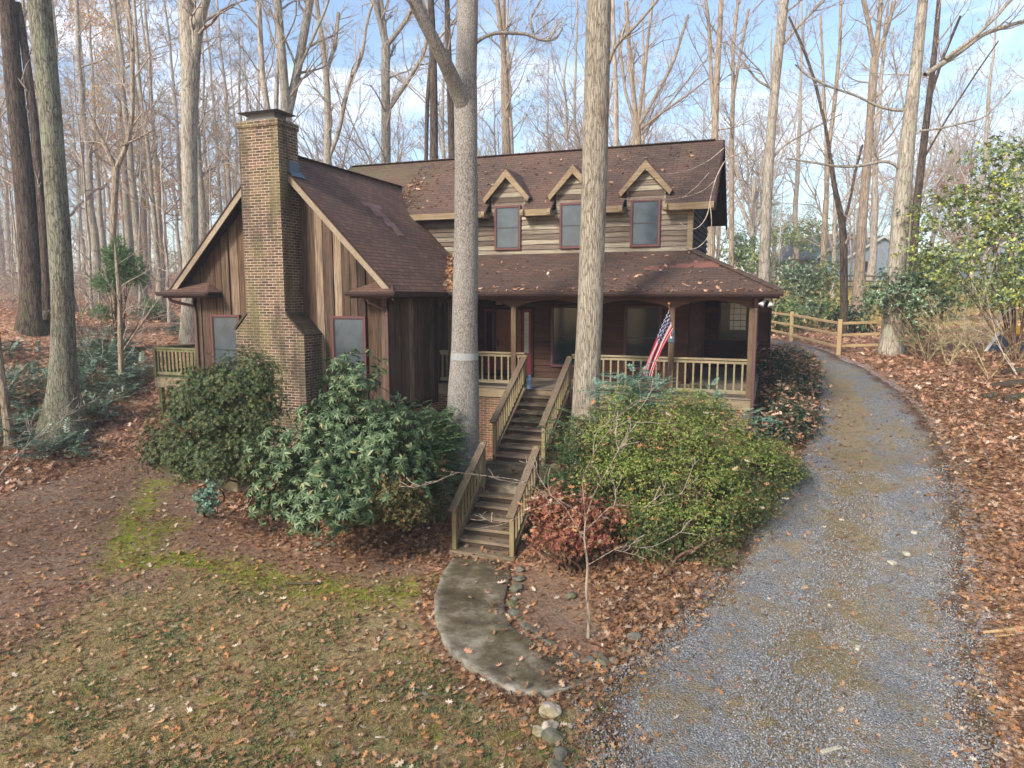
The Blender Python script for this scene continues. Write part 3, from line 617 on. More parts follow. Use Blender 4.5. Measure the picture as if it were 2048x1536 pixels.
# main upper roof
MX0, MX1, EY, EZ = -14.4, -1.55, 19.8, 4.99
mz = lambda y: EZ+US*(y-EY) if y < RY else RRZ-US*(y-RY)
seg = [(-10.9, -8.13), (-6.97, -6.08), (-4.92, -4.0), (-2.84, MX1)]
P = [[(MX0, 20.24, mz(20.24)), (MX1, 20.24, mz(20.24)), (MX1, RY, RRZ), (MX0, RY, RRZ)], [(MX0, RY, RRZ), (MX1, RY, RRZ), (MX1, 25.1, mz(25.1)), (MX0, 25.1, mz(25.1))]]
P += [[(a, EY, EZ), (b, EY, EZ), (b, 20.24, mz(20.24)), (a, 20.24, mz(20.24))] for a, b in seg]
slab('main_roof', P, M['sh_main'], .09)
mb = MB()
for a, b in seg:
    mb = MB(); mb.box(a+.01, b-.03, EY-.04, EY+.002, EZ-.2, EZ-.015); mb.build('eave_fascia', M['trim_tan'], HB, bevel=.006)                                # rounded log ends of the eaves
for a, b in seg:
    for xx in (a+.02, b-.04):
        mb = MB()
        pts = [(xx-.05, EY-.055+.11*math.cos(t*math.pi/5), EZ-.12+.11*math.sin(t*math.pi/5)) for t in range(10)]
        mb.prism(pts, (.1, 0, 0))
        mb.box(xx-.04, xx+.04, EY+.02, UY-.03, EZ-.2, EZ-.1); mb.build('eave_bracket', M['trim_tan'], HB)
mb = MB()
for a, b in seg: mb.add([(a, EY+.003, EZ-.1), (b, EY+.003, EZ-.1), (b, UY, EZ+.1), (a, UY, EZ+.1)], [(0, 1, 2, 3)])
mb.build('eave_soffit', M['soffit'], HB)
mb = MB()
for xx, th in ((MX1-.002, .05), (MX0-.05, .05)):
    for (y0, z0), (y1, z1) in (((EY, EZ), (RY, RRZ)), ((RY, RRZ), (25.1, mz(25.1)))):
        mb.prism([(xx, y0, z0), (xx, y1, z1), (xx, y1, z1-.22), (xx, y0, z0-.22)], (th, 0, 0))
mb.prism([(UX+.03, UY, 5.0), (MX1-.01, EY+.05, 4.98), (MX1-.01, EY+.05, 4.96), (UX+.03, UY, 4.98)], (0, .01, 0))
mb.build('rake_board', M['trim_dark'], HB)
mb = MB()
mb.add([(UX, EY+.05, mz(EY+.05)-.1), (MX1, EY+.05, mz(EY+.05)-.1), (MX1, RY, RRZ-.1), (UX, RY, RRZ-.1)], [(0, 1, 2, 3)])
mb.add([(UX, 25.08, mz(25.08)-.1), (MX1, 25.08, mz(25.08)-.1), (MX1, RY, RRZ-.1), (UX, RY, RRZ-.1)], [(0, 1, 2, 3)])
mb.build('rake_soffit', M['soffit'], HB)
mb = MB(); x = MX0
while x < MX1-.3: mb.bar((x, RY, RRZ+.014), (x+.31, RY, RRZ+.02), .2, .02); x += .28
mb.build('ridge_cap', M['sh_main'], HB)
# porch roof
pz = lambda y: 2.6+.407*(y-PE)
XR = .2; xh = UX-.02
slab('porch_roof', [[(-8.31, PE, 2.6), (XR, PE, 2.6), (xh, UY+.02, pz(UY+.02)), (-9.55, UY+.02, pz(UY+.02))],
                    [(XR, PE, 2.6), (XR, 25.7, 2.6), (xh, 25.7, pz(UY+.02)), (xh, UY+.02, pz(UY+.02))]], M['sh_porch'], .07)
mb = MB(); N = 14
for i in range(N):
    a = np.array([XR-.02, PE+.03, 2.615]); b = np.array([xh, UY, pz(UY)+.015]); p = a+(b-a)*i/N; q = a+(b-a)*(i+1.12)/N; q[2] += .012
    mb.bar(p, q, .24, .02)
mb.build('hip_cap', M['sh_porch'], HB)
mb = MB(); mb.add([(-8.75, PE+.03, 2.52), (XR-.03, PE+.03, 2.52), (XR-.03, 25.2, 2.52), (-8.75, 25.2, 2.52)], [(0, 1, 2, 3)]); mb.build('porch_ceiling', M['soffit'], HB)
# pent returns at the wing corners
def pent(x0, x1, hipside):
    z0, z1, yy = 2.585, 2.83, 14.42; h = .42
    if hipside > 0: a, b = x0, x1
    slab('return_roof', [[(x0, yy, z0), (x1, yy, z0), (x1-(h if hipside < 0 else .33), WY-.02, z1-(0 if hipside < 0 else .0)), (x0+(h if hipside > 0 else .33), WY-.02, z1)],
        [(x0, yy, z0), (x0+h, WY-.02, z1), (x0, WY-.02, z0)] if hipside > 0 else [(x1, yy, z0), (x1, WY-.02, z0), (x1-h, WY-.02, z1)]], M['sh_wing'], .05)
    mb = MB(); mb.box(x0+.02, x1-.02, yy+.03, WY-.03, 2.44, 2.5); mb.build('return_soffit', M['soffit'], HB)
pent(-9.45, -8.25, 1); pent(-15.25, -13.72, -1)
# gutters (half-open box section)
def gutter(pts, name='gutter'):
    mb = MB()
    for p, q in zip(pts[:-1], pts[1:]):
        p = np.array(p, float); q = np.array(q, float); d = (q-p)/np.linalg.norm(q-p); s = np.array([d[1], -d[0], 0])
        prof = [(0, .0), (0, -.1), (.07, -.115), (.105, -.06), (.115, .0), (.1, .0), (.09, -.05), (.065, -.095), (.012, -.085), (.012, 0)]
        A = [p+s*a+np.array([0, 0, b]) for a, b in prof]; B = [q+s*a+np.array([0, 0, b]) for a, b in prof]; k = len(prof)
        mb.add(A+B, [tuple(range(k-1, -1, -1)), tuple(range(k, 2*k))]+[(i, (i+1) % k, (i+1) % k+k, i+k) for i in range(k)])
    return mb.build(name, M['gutter'], HB)
gutter([(-9.5, 14.42, 2.585), (XE+.12, 14.42, 2.585)]); gutter([(XE+.01, 14.44, 2.58), (XE+.01, 17.36, 2.575)]); gutter([(-8.25, PE, 2.585), (XR+.06, PE, 2.58)])
gutter([(-15.36, 14.42, 2.585), (-13.68, 14.42, 2.585)])
mb = MB(); mb.box(-8.3, XR-.02, PE+.002, PE+.03, 2.42, 2.56); mb.box(-9.4, XE, 14.424, 14.45, 2.42, 2.54); mb.box(-15.2, -13.75, 14.424, 14.45, 2.42, 2.54)
mb.box(XE-.03, XE-.002, 14.46, 17.38, 2.42, 2.56); mb.build('fascia', M['trim_dark'], HB)
mb = MB(); mb.add([(WX1, 14.46, 2.47), (XE-.01, 14.46, 2.47), (XE-.01, 17.4, 2.47), (WX1, 17.4, 2.47)], [(0, 1, 2, 3)]); mb.build('side_soffit', M['soffit'], HB)
def spout(pts, name='downspout'):
    P = np.array(pts, float); mb = MB()
    for a, b in zip(P[:-1], P[1:]): mb.bar(a, b+(b-a)*0.0, .075, .06, up=(0, -1, .01))
    o = mb.build(name, M['downspout'], HB, bevel=.012); return o
spout([(-9.0, 14.5, 2.46), (-9.0, 14.55, 2.34), (-8.62-.1, 14.93, 2.12), (-8.72, 14.93, 2.0), (-8.72, 14.93, -.25)])
spout([(-15.1, 14.5, 2.46), (-15.08, 14.56, 2.34), (-14.68, 14.92, 2.2), (-14.62, 14.92, 2.05), (-14.62, 14.92, -2.2)])
spout([(-.33, PF-.3, 2.47), (-.33, PF-.3, 2.4), (-.33, PF-.085, 2.2), (-.33, PF-.085, 2.1), (-.33, PF-.085, -.9)])
# ---------------- windows
def window(x0, x1, z0, z1, y, mat='screen', trim=.06, munt=0, muntc=None, red='red', sill=True, mull=True):
    mb = MB(); t = trim
    mb.box(x0-t, x0, y-.065, y+.02, z0-t, z1+t); mb.box(x1, x1+t, y-.065, y+.02, z0-t, z1+t); mb.box(x0, x1, y-.063, y+.02, z1, z1+t); mb.box(x0, x1, y-.075, y+.02, z0-t, z0)
    f = mb.build('window', M[red], HB, bevel=.004)
    mb = MB(); mb.box(x0+.02, x1-.02, y-.038, y+.01, z0+.02, z1-.02); g = mb.build('pane', M[mat], f)
    mb = MB(); e = .022
    mb.box(x0, x0+e, y-.05, y, z0, z1); mb.box(x1-e, x1, y-.05, y, z0, z1); mb.box(x0+e, x1-e, y-.05, y, z1-e, z1); mb.box(x0+e, x1-e, y-.05, y, z0, z0+e)
    if mull: zm = (z0+z1)/2; mb.box(x0+e, x1-e, y-.048, y-.03, zm-.015, zm+.015)
    if munt:
        for i in range(1, munt[0]): xx = x0+(x1-x0)*i/munt[0]; mb.box(xx-.009, xx+.009, y-.046, y-.03, z0+e, z1-e)
        for i in range(1, munt[1]): zz = z0+(z1-z0)*i/munt[1]; mb.box(x0+e, x1-e, y-.045, y-.03, zz-.009, zz+.009)
    mb.build('sash', M['darkmetal'], f); return f
window(-14.06, -13.22, .17, 1.92, WY-.03); window(-10.24, -9.38, .2, 1.92, WY-.03)
for c, zt in WINS: window(c-.36, c+.36, 3.91, 5.1, UY-.03, trim=.06)
window(-6.1, -5.26, .42, 2.14, UY-.03, 'glass', munt=None); window(-3.9, -2.95, .42, 2.14, UY-.03, 'glass')
window(-1.62, -.74, 1.02, 2.26, 25.2-.03, 'glass', munt=(4, 6))
# bright reflection in the rear porch window, put into a pale sheet before the pane
mb = MB(); mb.box(-1.3, -.78, 25.126, 25.131, 1.32, 2.22); o = mb.build('pane_reflection', M['glass_pale'], HB)
# front door with side lights
f = MB(); f.box(-8.36, -6.72, UY-.09, UY-.02, .03, 2.12); fo = f.build('door_surround', M['trim_dark'], HB, bevel=.004)
for x0, x1 in ((-8.3, -7.98), (-7.06, -6.78)):
    mb = MB(); mb.box(x0, x1, UY-.11, UY-.09, .08, 2.08); so = mb.build('side_light', M['redpanel'], HB, bevel=.004)
    mb = MB(); mb.box(x0+.07, x1-.07, UY-.118, UY-.105, .75, 1.98); mb.build('pane', M['glass' if x0 < -8 else 'glass_pale'], so)
mb = MB(); mb.box(-7.92, -7.1, UY-.115, UY-.09, .06, 2.06)
d = mb.build('front_door', M['door'], HB, bevel=.004); mb = MB()
for a, b in ((.2, .95), (1.08, 1.85)):
    for xx in (-7.84, -7.48): mb.box(xx, xx+.3, UY-.128, UY-.113, a, b)
mb.build('door_panel', M['door'], d, bevel=.01); mb = MB(); mb.box(-7.86, -7.83, UY-.18, UY-.12, .95, 1.15); mb.box(-7.9, -7.12, UY-.135, UY-.13, .06, .2); mb.build('handle', M['darkmetal'], d)
mb = MB(); mb.box(-7.97, -7.93, UY-.15, UY-.1, .05, 2.08); mb.build('storm_door_edge', M['darkmetal'], HB)
# ---------------- dormers
for c, _ in WINS:
    yf = 19.98; za, ze, hw = 6.23, 5.37, .75; k = (za-ze)/hw; yb = lambda z: EY+(z-EZ)/US
    mb = MB(); z = 4.98
    while z < za-.18:
        zt = min(z+.146, za-.14); w0 = min(.55, (za-.1-z)/k); w1 = min(.55, (za-.1-zt)/k)
        mb.add([(c-w0, UY-.028-.0, z-.01), (c+w0, UY-.028, z-.01), (c+w1, UY-.004, zt), (c-w1, UY-.004, zt), (c-w0, UY+.02, z-.01), (c+w0, UY+.02, z-.01)], [(0, 1, 2, 3), (4, 5, 1, 0)]); z = zt
    w = mb.build('dormer', M['lap_tan'], HB)
    mb = MB()
    for s in (1, -1):
        mb.prism([(c+s*.55, UY-.02, 4.9), (c+s*.55, UY-.02, ze+.1), (c+s*.55, yb(ze)+.5, ze+.1), (c+s*.55, UY+.3, 4.9)], (-s*.05, 0, 0))
    mb.build('dormer_cheek', M['lap_tan'], w)
    mb = MB()
    th = .06
    for s in (1, -1):
        A = [(c, yf, za), (c+s*hw, yf, ze), (c+s*hw, yb(ze)+.12, ze), (c, yb(za)+.1, za)]; A = [np.array(p) for p in A]
        if s < 0: A = A[::-1]
        B = [p-np.array([0, 0, th]) for p in A]; mb.add(A+B, [(0, 1, 2, 3), (7, 6, 5, 4)]+[(i, i+4, (i+1) % 4+4, (i+1) % 4) for i in range(4)])
    mb.build('dormer_roof', M['sh_main'], w)
    mb = MB()
    for s in (1, -1):
        mb.prism([(c, yf-.03, za-.03), (c+s*hw*.99, yf-.03, ze-.02), (c+s*hw*.9, yf-.03, ze-.14), (c, yf-.03, za-.28)], (0, .028, 0))
    mb.build('rake_board', M['trim_tan'], w, bevel=.006)
# ---------------- chimney
CX0, CX1, CY0 = -12.33, -11.17, 14.25; SX0, SX1 = -12.70, -10.64
mb = MB(); mb.prism([(SX0, CY0, -2.9), (SX1, CY0, -2.9), (SX1, CY0, 1.5), (CX1, CY0, 2.03), (CX1, CY0, 6.6), (CX0, CY0, 6.6), (CX0, CY0, 2.0), (SX0, CY0, 1.6)], (0, .76, 0))
ch = mb.build('chimney', M['brick'], HB, bevel=.006)
for (a, za_), (b, zb_) in (((SX1+.03, 1.5), (CX1, 2.06)), ((CX0, 2.03), (SX0-.03, 1.62))):
    n = 8; mb = MB()
    for i in range(n):
        p0 = (a+(b-a)*i/n, za_+(zb_-za_)*i/n); p1 = (a+(b-a)*(i+.9)/n, za_+(zb_-za_)*(i+.9)/n)
        mb.bar((p0[0], CY0-.03+.395, p0[1]+.02), (p1[0], CY0-.03+.395, p1[1]+.02), .79, .05)
    mb.build('shoulder_tile', M['log'], ch)
mb = MB(); mb.box(CX0-.03, CX1+.03, CY0-.03, 15.04, 6.5, 6.66); mb.build('chimney_crown', M['brick'], ch, bevel=.01)
mb = MB(); mb.box(CX0+.12, CX1-.1, CY0+.08, 14.92, 6.66, 6.69); mb.build('flue_tray', M['white'], ch); mb = MB(); mb.box(CX0+.2, CX1-.2, CY0+.16, 14.85, 6.69, 6.86)
mb.build('flue_screen', M['steel'], ch)
mb = MB(); x0, x1, y0, y1 = CX0-.02, CX1+.04, CY0-.04, 15.0
mb.add([(x0, y0, 6.86), (x1, y0, 6.86), (x1, y1, 6.86), (x0, y1, 6.86), (x0+.35, (y0+y1)/2, 6.98), (x1-.35, (y0+y1)/2, 6.98)], [(3, 2, 1, 0), (0, 1, 5, 4), (1, 2, 5), (2, 3, 4, 5), (3, 0, 4)])
mb.build('chimney_cap', M['steel'], ch)
mb = MB(); fz = wz(CX1)
mb.prism([(CX1+.004, 14.62, fz-.05), (CX1+.004, 15.02, fz-.05), (CX1+.004, 15.02, fz+.27), (CX1+.004, 14.62, fz+.27)], (.012, 0, 0))
mb.bar((CX1+.07, 14.58, fz-.03), (CX1+.07, 15.1, fz-.03), .22, .012, up=(.71, 0, .71)); mb.build('flashing', M['flash'], ch)
# shingle patches
def patch(lst, fn, mat, name='replaced_shingle'):
    mb = MB()
    for p in lst: fn(mb, p)
    return mb.build(name, M[mat], HB)
def wp(mb, p):
    y, x, L = p; z0 = wz(x); x2 = x+.12; z2 = wz(x2); e = .012
    mb.add([(x+e, y, z0+e), (x+e, y+L, z0+e), (x2+e, y+L, z2+e), (x2+e, y, z2+e), (x, y, z0-.01), (x, y+L, z0-.01), (x2, y+L, z2-.01), (x2, y, z2-.01)], [(3, 2, 1, 0), (0, 1, 5, 4), (1, 2, 6, 5), (2, 3, 7, 6), (3, 0, 4, 7)])
patch([(17.1, -10.76, 1.0), (17.35, -10.63, .5), (17.3, -10.5, .62), (17.6, -10.37, .32), (17.5, -10.24, .5), (17.65, -10.11, .3), (17.6, -9.98, .35)], wp, 'sh_patch')
def pp(mb, p):
    x, y, L = p; e = .012; z0, z1 = pz(y)+e, pz(y+.125)+e; mb.add([(x, y, z0), (x+L, y, z0), (x+L, y+.125, z1), (x, y+.125, z1), (x, y, z0-.02), (x+L, y, z0-.02)], [(0, 1, 2, 3), (4, 5, 1, 0)])
patch([(-2.55, 18.9, 1.25), (-2.4, 19.03, 1.2), (-2.0, 19.16, .7), (-3.2, 18.77, .5), (-3.1, 18.9, .45)], pp, 'sh_patch_red')
# ---------------- porch
mb = MB(); y = PF-.03; 
while y < UY: mb.box(WX1+.02, PX+.03, y, min(y+.137, UY), -.035, 0); y += .14
while y < 25.2: mb.box(UX+.01, PX+.03, y, min(y+.137, 25.2), -.035, 0); y += .14
mb.build('porch_floor', M['floor'], HB)
mb = MB(); mb.box(WX1+.02, PX, PF, PF+.05, -.3, -.035); mb.box(PX-.05, PX, PF+.05, 25.1, -.3, -.035); mb.build('porch_band', M['band'], HB, bevel=.004)
COLS = [-8.4, -6.52, -4.4, -2.31, -.42]
for i, cx in enumerate(COLS):
    mb = MB(); mb.box(cx-.07, cx+.07, PF+.02, PF+.16, 0, 2.2); mb.build('porch_post', M['post'], HB, bevel=.008)
for yy in (20.3, 22.8):
    mb = MB(); mb.box(PX-.19, PX-.05, yy-.07, yy+.07, 0, 2.2); mb.build('porch_post', M['post'], HB, bevel=.008)
mb = MB()
def arch(a, b, fnp):
    n = 14; low, hi, top = 2.16, 2.37, 2.5
    pts = [(a, low)]+[(a+.06+(b-a-.12)*i/n, low+(hi-low)*math.sin(math.pi*i/n)**.7) for i in range(n+1)]+[(b, low)]
    for (u0, z0), (u1, z1) in zip(pts[:-1], pts[1:]):
        if u1-u0 > 1e-4: mb.prism([fnp(u0, z0), fnp(u1, z1), fnp(u1, top), fnp(u0, top)], fnp(0, 0, True))
for a, b in zip([WX1+.02]+COLS, COLS+[PX]):
    if b-a > .3: arch(a, b, lambda u, z, v=False: (0, .09, 0) if v else (u, PF+.045, z))
mb.build('arched_beam', M['beam'], HB)
mb = MB()
for a, b in ((PF+.16, 20.3), (20.3, 22.8), (22.8, 25.15)): arch(a, b, lambda u, z, v=False: (-.09, 0, 0) if v else (PX-.08, u, z))
mb.build('arched_beam', M['beam'], HB)
def railing(p0, p1, name='railing', parent=HB, mat='rail', zt=.95, zb=.13, sp=.19, capw=.14, bal=.042):
    p0 = np.array(p0, float); p1 = np.array(p1, float); d = p1-p0; L = np.linalg.norm(d[:2])
    mb = MB(); mb.bar(p0+[0, 0, zt-.02], p1+[0, 0, zt-.02], capw, .04); mb.bar(p0+[0, 0, zt-.085], p1+[0, 0, zt-.085], .04, .085)
    mb.bar(p0+[0, 0, zb], p1+[0, 0, zb], .04, .09)
    ro = mb.build(name, M[mat], parent, bevel=.003) if parent is not None else None
    mb = MB(); n = max(2, int(L/sp))
    for i in range(n):
        q = p0+d*(i+.5)/n; mb.bar(q+[0, 0, zb+.04], q+[0, 0, zt-.1], bal, bal, up=(0, 1, 0))
    mb.build('balusters', M[mat], ro); return ro
yr = PF+.09
railing((WX1+.05, yr, 0), (COLS[0]-.07, yr, 0)); railing((COLS[0]+.07, yr, 0), (COLS[1]-.07, yr, 0)); railing((COLS[1]+.07, yr, 0), (-6.2, yr, 0))
railing((-4.88, yr, 0), (COLS[2]-.07, yr, 0)); railing((COLS[2]+.07, yr, 0), (COLS[3]-.07, yr, 0)); railing((COLS[3]+.07, yr, 0), (COLS[4]-.07, yr, 0))
xr = PX-.12; railing((xr, PF+.17, 0), (xr, 20.23, 0)); railing((xr, 20.37, 0), (xr, 22.73, 0)); railing((xr, 22.87, 0), (xr, 25.15, 0))
# porch lantern and floodlights
mb = MB(); mb.box(-7.86, -7.66, 19.9, 20.1, 2.2, 2.42); l = mb.build('porch_lantern', M['lamp_glass'], HB, bevel=.01); mb = MB(); mb.box(-7.88, -7.64, 19.88, 20.12, 2.42, 2.5); mb.box(-7.87, -7.65, 19.89, 20.11, 2.17, 2.2)
for a in (-7.87, -7.665):
    for b in (19.89, 20.095): mb.box(a, a+.015, b, b+.015, 2.2, 2.42)
mb.build('lantern_frame', M['darkmetal'], l)
fl = MB(); fl.box(-.16, -.02, 17.62, 17.7, 2.38, 2.46); flo = fl.build('floodlight', M['white'], HB, bevel=.01)
def cone(p, d, r0, r1, L, nm, mat, par, n=14):
    d = np.array(d, float); d /= np.linalg.norm(d); p = np.array(p, float)
    return tubes_obj(nm, [([(np.array([p-d*.0, p+d*.01, p+d*L*.5, p+d*L, p+d*L*.98]), np.array([.001, r0, r0*1.05, r1, .001]))], n)], M[mat], par)
cone((-.14, 17.62, 2.38), (-.5, -.5, -.7), .035, .075, .17, 'lamp', 'white', flo); cone((-.03, 17.62, 2.38), (.15, -.5, -.8), .035, .075, .17, 'lamp', 'white', flo)
# number plaque on post
mb = MB(); mb.box(COLS[3]-.085, COLS[3]+.085, PF-.005, PF+.02, 1.32, 1.62); pq = mb.build('post_plate', M['flash'], HB, bevel=.005)
mb = MB(); mb.box(COLS[3]-.02, COLS[3]+.03, PF-.03, PF-.005, 1.42, 1.56); mb.build('flag_bracket', M['white'], pq)
# ---------------- stairs
def flight(root, x0, x1, ytop, ztop, n, rise, run, last=False):
    for i in range(1, n+1):
        z = ztop-rise*i; y = ytop-run*i; mb = MB(); j = r2.uniform(-.006, .006)
        mb.box(x0+.02+j, x1-.02+j, y-.03, y+run+.02, z-.06, z+j*.5)
        so_ = mb.build('step', M['stair'], root, bevel=.008)
        if i < n or not last: mb = MB(); mb.box(x0+.05, x1-.05, y+.02, y+.06, z-rise+.004, z-.062); mb.build('riser', M['riser'], so_)
    for xx in (x0-.03, x1-.02):
        mb = MB(); mb.prism([(xx, ytop, ztop-.02), (xx, ytop-run*n, ztop-rise*n-.02), (xx, ytop-run*n, ztop-rise*n-.3), (xx, ytop, ztop-.34)], (.05, 0, 0)); mb.build('stringer', M['stair'], root)
    for xx in (x0, x1): 
        mb = MB(); mb.box(xx-.045, xx+.045, ytop-run*n+.02, ytop-run*n+.11, ztop-rise*n-.25, ztop-rise*n+.8); mb.build('newel_post', M['stair_rail'], root, bevel=.006)
        mb = MB(); mb.box(xx-.045, xx+.045, ytop-.06, ytop+.03, ztop-.2, ztop+.9); mb.build('newel_post', M['stair_rail'], root, bevel=.006)
        a = np.array([xx, ytop-run*n-.02, ztop-rise*n+.82]); b = np.array([xx, ytop+.02, ztop+.88])
        mb = MB(); mb.bar(a+[0, -.06, -.03], b, .16, .045); hr = mb.build('handrail', M['capwood'], root, bevel=.006)
        mb = MB(); mb.bar(a+[0, .1, -.05], b+[0, -.03, -.07], .04, .09)
        mb.bar(a+[0, .1, -.68], b+[0, -.03, -.7], .04, .09)
        m = int((b[1]-a[1])/.15)
        for i in range(1, m):
            t = i/m; q = a+(b-a)*t; mb.bar(q+[0, 0, -.68], q+[0, 0, -.06], .036, .036, up=(0, 1, 0))
        mb.build('balusters', M['stair_rail'], root)
ST1 = empty('wooden_stairs', (-5.5, 15.5, -1.5), 'upper flight of weathered wooden steps rising to the porch between the two big trunks', 'stairs', 'wooden entry stairs')
flight(ST1, -6.17, -4.92, PF-.03, 0, 8, .1667, .285)
ST2 = empty('wooden_stairs', (-5.0, 12.2, -2.55), 'lower flight of mossy wooden steps with handrails, between the landing and the curved path', 'stairs', 'wooden entry stairs')
flight(ST2, -5.62, -4.42, 13.5, -1.5, 6, .157, .255, True)
mb = MB(); mb.box(-5.7, -4.34, 11.93, 12.24, -2.62, -2.44); mb.build('step', M['stair'], ST2, bevel=.01)
# ---------------- side deck
DK = empty('raised_deck', (-16.6, 17, -1.3), 'mossy raised wooden deck with slatted railing at the left side of the house', 'deck')
dx0, dx1, dy0, dy1 = -18.45, WX0-.08, 16.95, 22.5
mb = MB(); y = dy0
while y < dy1: mb.box(dx0, dx1, y, y+.135, -.12, -.085); y += .14
mb.build('floor', M['deckwood'], DK)
mb = MB(); mb.box(dx0, dx1, dy0, dy0+.05, -.42, -.12); mb.box(dx0, dx0+.05, dy0+.05, dy1, -.42, -.12); mb.build('joist', M['band'], DK)
for px_, py_ in ((dx0+.15, dy0+.12), (dx0+1.9, dy0+.12), (dx0+.15, dy1-.2), (dx0+1.9, dy1-.2)):
    mb = MB(); zb = float(gz(px_, py_, False)); mb.box(px_-.06, px_+.06, py_-.06, py_+.06, zb-.2, -.42); mb.build('post', M['deckwood'], DK)
for px_, py_ in ((dx0+.05, dy0+.05), (dx0+1.9, dy0+.05), (dx0+.05, dy1-.1)):
    mb = MB(); mb.box(px_-.05, px_+.05, py_-.05, py_+.05, -.12, .86); mb.build('post', M['deckwood'], DK)
railing((dx0+.1, dy0+.05, -.1), (dx1, dy0+.05, -.1), parent=DK, mat='deckwood', sp=.15, bal=.05); railing((dx0+.05, dy0+.1, -.1), (dx0+.05, dy1-.1, -.1), parent=DK, mat='deckwood', sp=.15, bal=.05)
railing((dx0+.1, dy1-.05, -.1), (dx1, dy1-.05, -.1), parent=DK, mat='deckwood', sp=.15, bal=.05)
# ------------------------------------------------------------------ trees
def limb(p, d, L, r, lvl, out, g, up=.3, maxl=3, kids=(7, 6, 5), rmin=.006, spread=1.0):
    n = (10, 8, 6, 4)[lvl]; P = [np.array(p, float)]; d = np.array(d, float); d /= np.linalg.norm(d)
    for i in range(n-1):
        d = d+g.normal(size=3)*(.13, .17, .2, .22)[lvl]+np.array([0, 0, up/n]); d /= np.linalg.norm(d); P.append(P[-1]+d*L/(n-1))
    P = np.array(P); t = np.linspace(0, 1, n); rr = np.maximum(r*(1-t*.9)**.85, rmin); out[lvl].append((P, rr))
    if lvl >= maxl: return
    k = max(2, int(kids[lvl]*g.uniform(.75, 1.25)))
    for j in range(k):
        tt = g.uniform(.22, 1.0); i = min(int(tt*(n-1)), n-2); f = tt*(n-1)-i; q = P[i]*(1-f)+P[i+1]*f; dd = P[i+1]-P[i]; dd /= np.linalg.norm(dd)
        ax = np.cross(dd, g.normal(size=3)); ax /= np.linalg.norm(ax); a = g.uniform(.35, .95)*spread; nd = dd*math.cos(a)+ax*math.sin(a)
        limb(q, nd, L*g.uniform(.3, .6)*(1.15-.6*tt), rr[i]*g.uniform(.45, .7), lvl+1, out, g, up*.8, maxl, kids, rmin, spread)
def crown_sets(out): return [(out[0], 6), (out[1], 5), (out[2], 3), (out[3], 3)]
def trunk_pts(h, r, g, lean=.02, n=16, wob=.12):
    z = np.linspace(0, 1, n)**1.1*h; x = np.cumsum(g.normal(size=n))*wob*h/22*.6; y = np.cumsum(g.normal(size=n))*wob*h/22*.6; x -= x[0]; y -= y[0]
    P = np.stack([x+lean*z*g.normal(), y+lean*z*g.normal(), z], 1)
    rr = r*(1-.82*(z/h))**.9*(1+.55*np.exp(-z/(2.2*r+.1))); P[0, 2] = -.35; return P, rr
def leaf_quads(lines, n, size, g, jit=.25):
    allp = np.concatenate([l[0][1:] for l in lines]); i = g.integers(0, len(allp), n); pos = allp[i]+g.normal(size=(n, 3))*jit
    T = [(-.3, 0, 0), (0, -.5, .05), (.3, 0, 0), (0, .5, .05)]; return scat(T, [(0, 1, 2, 3)], pos, frames(randdir(n, g), randdir(n, g)), size*g.uniform(.6, 1.3, n))
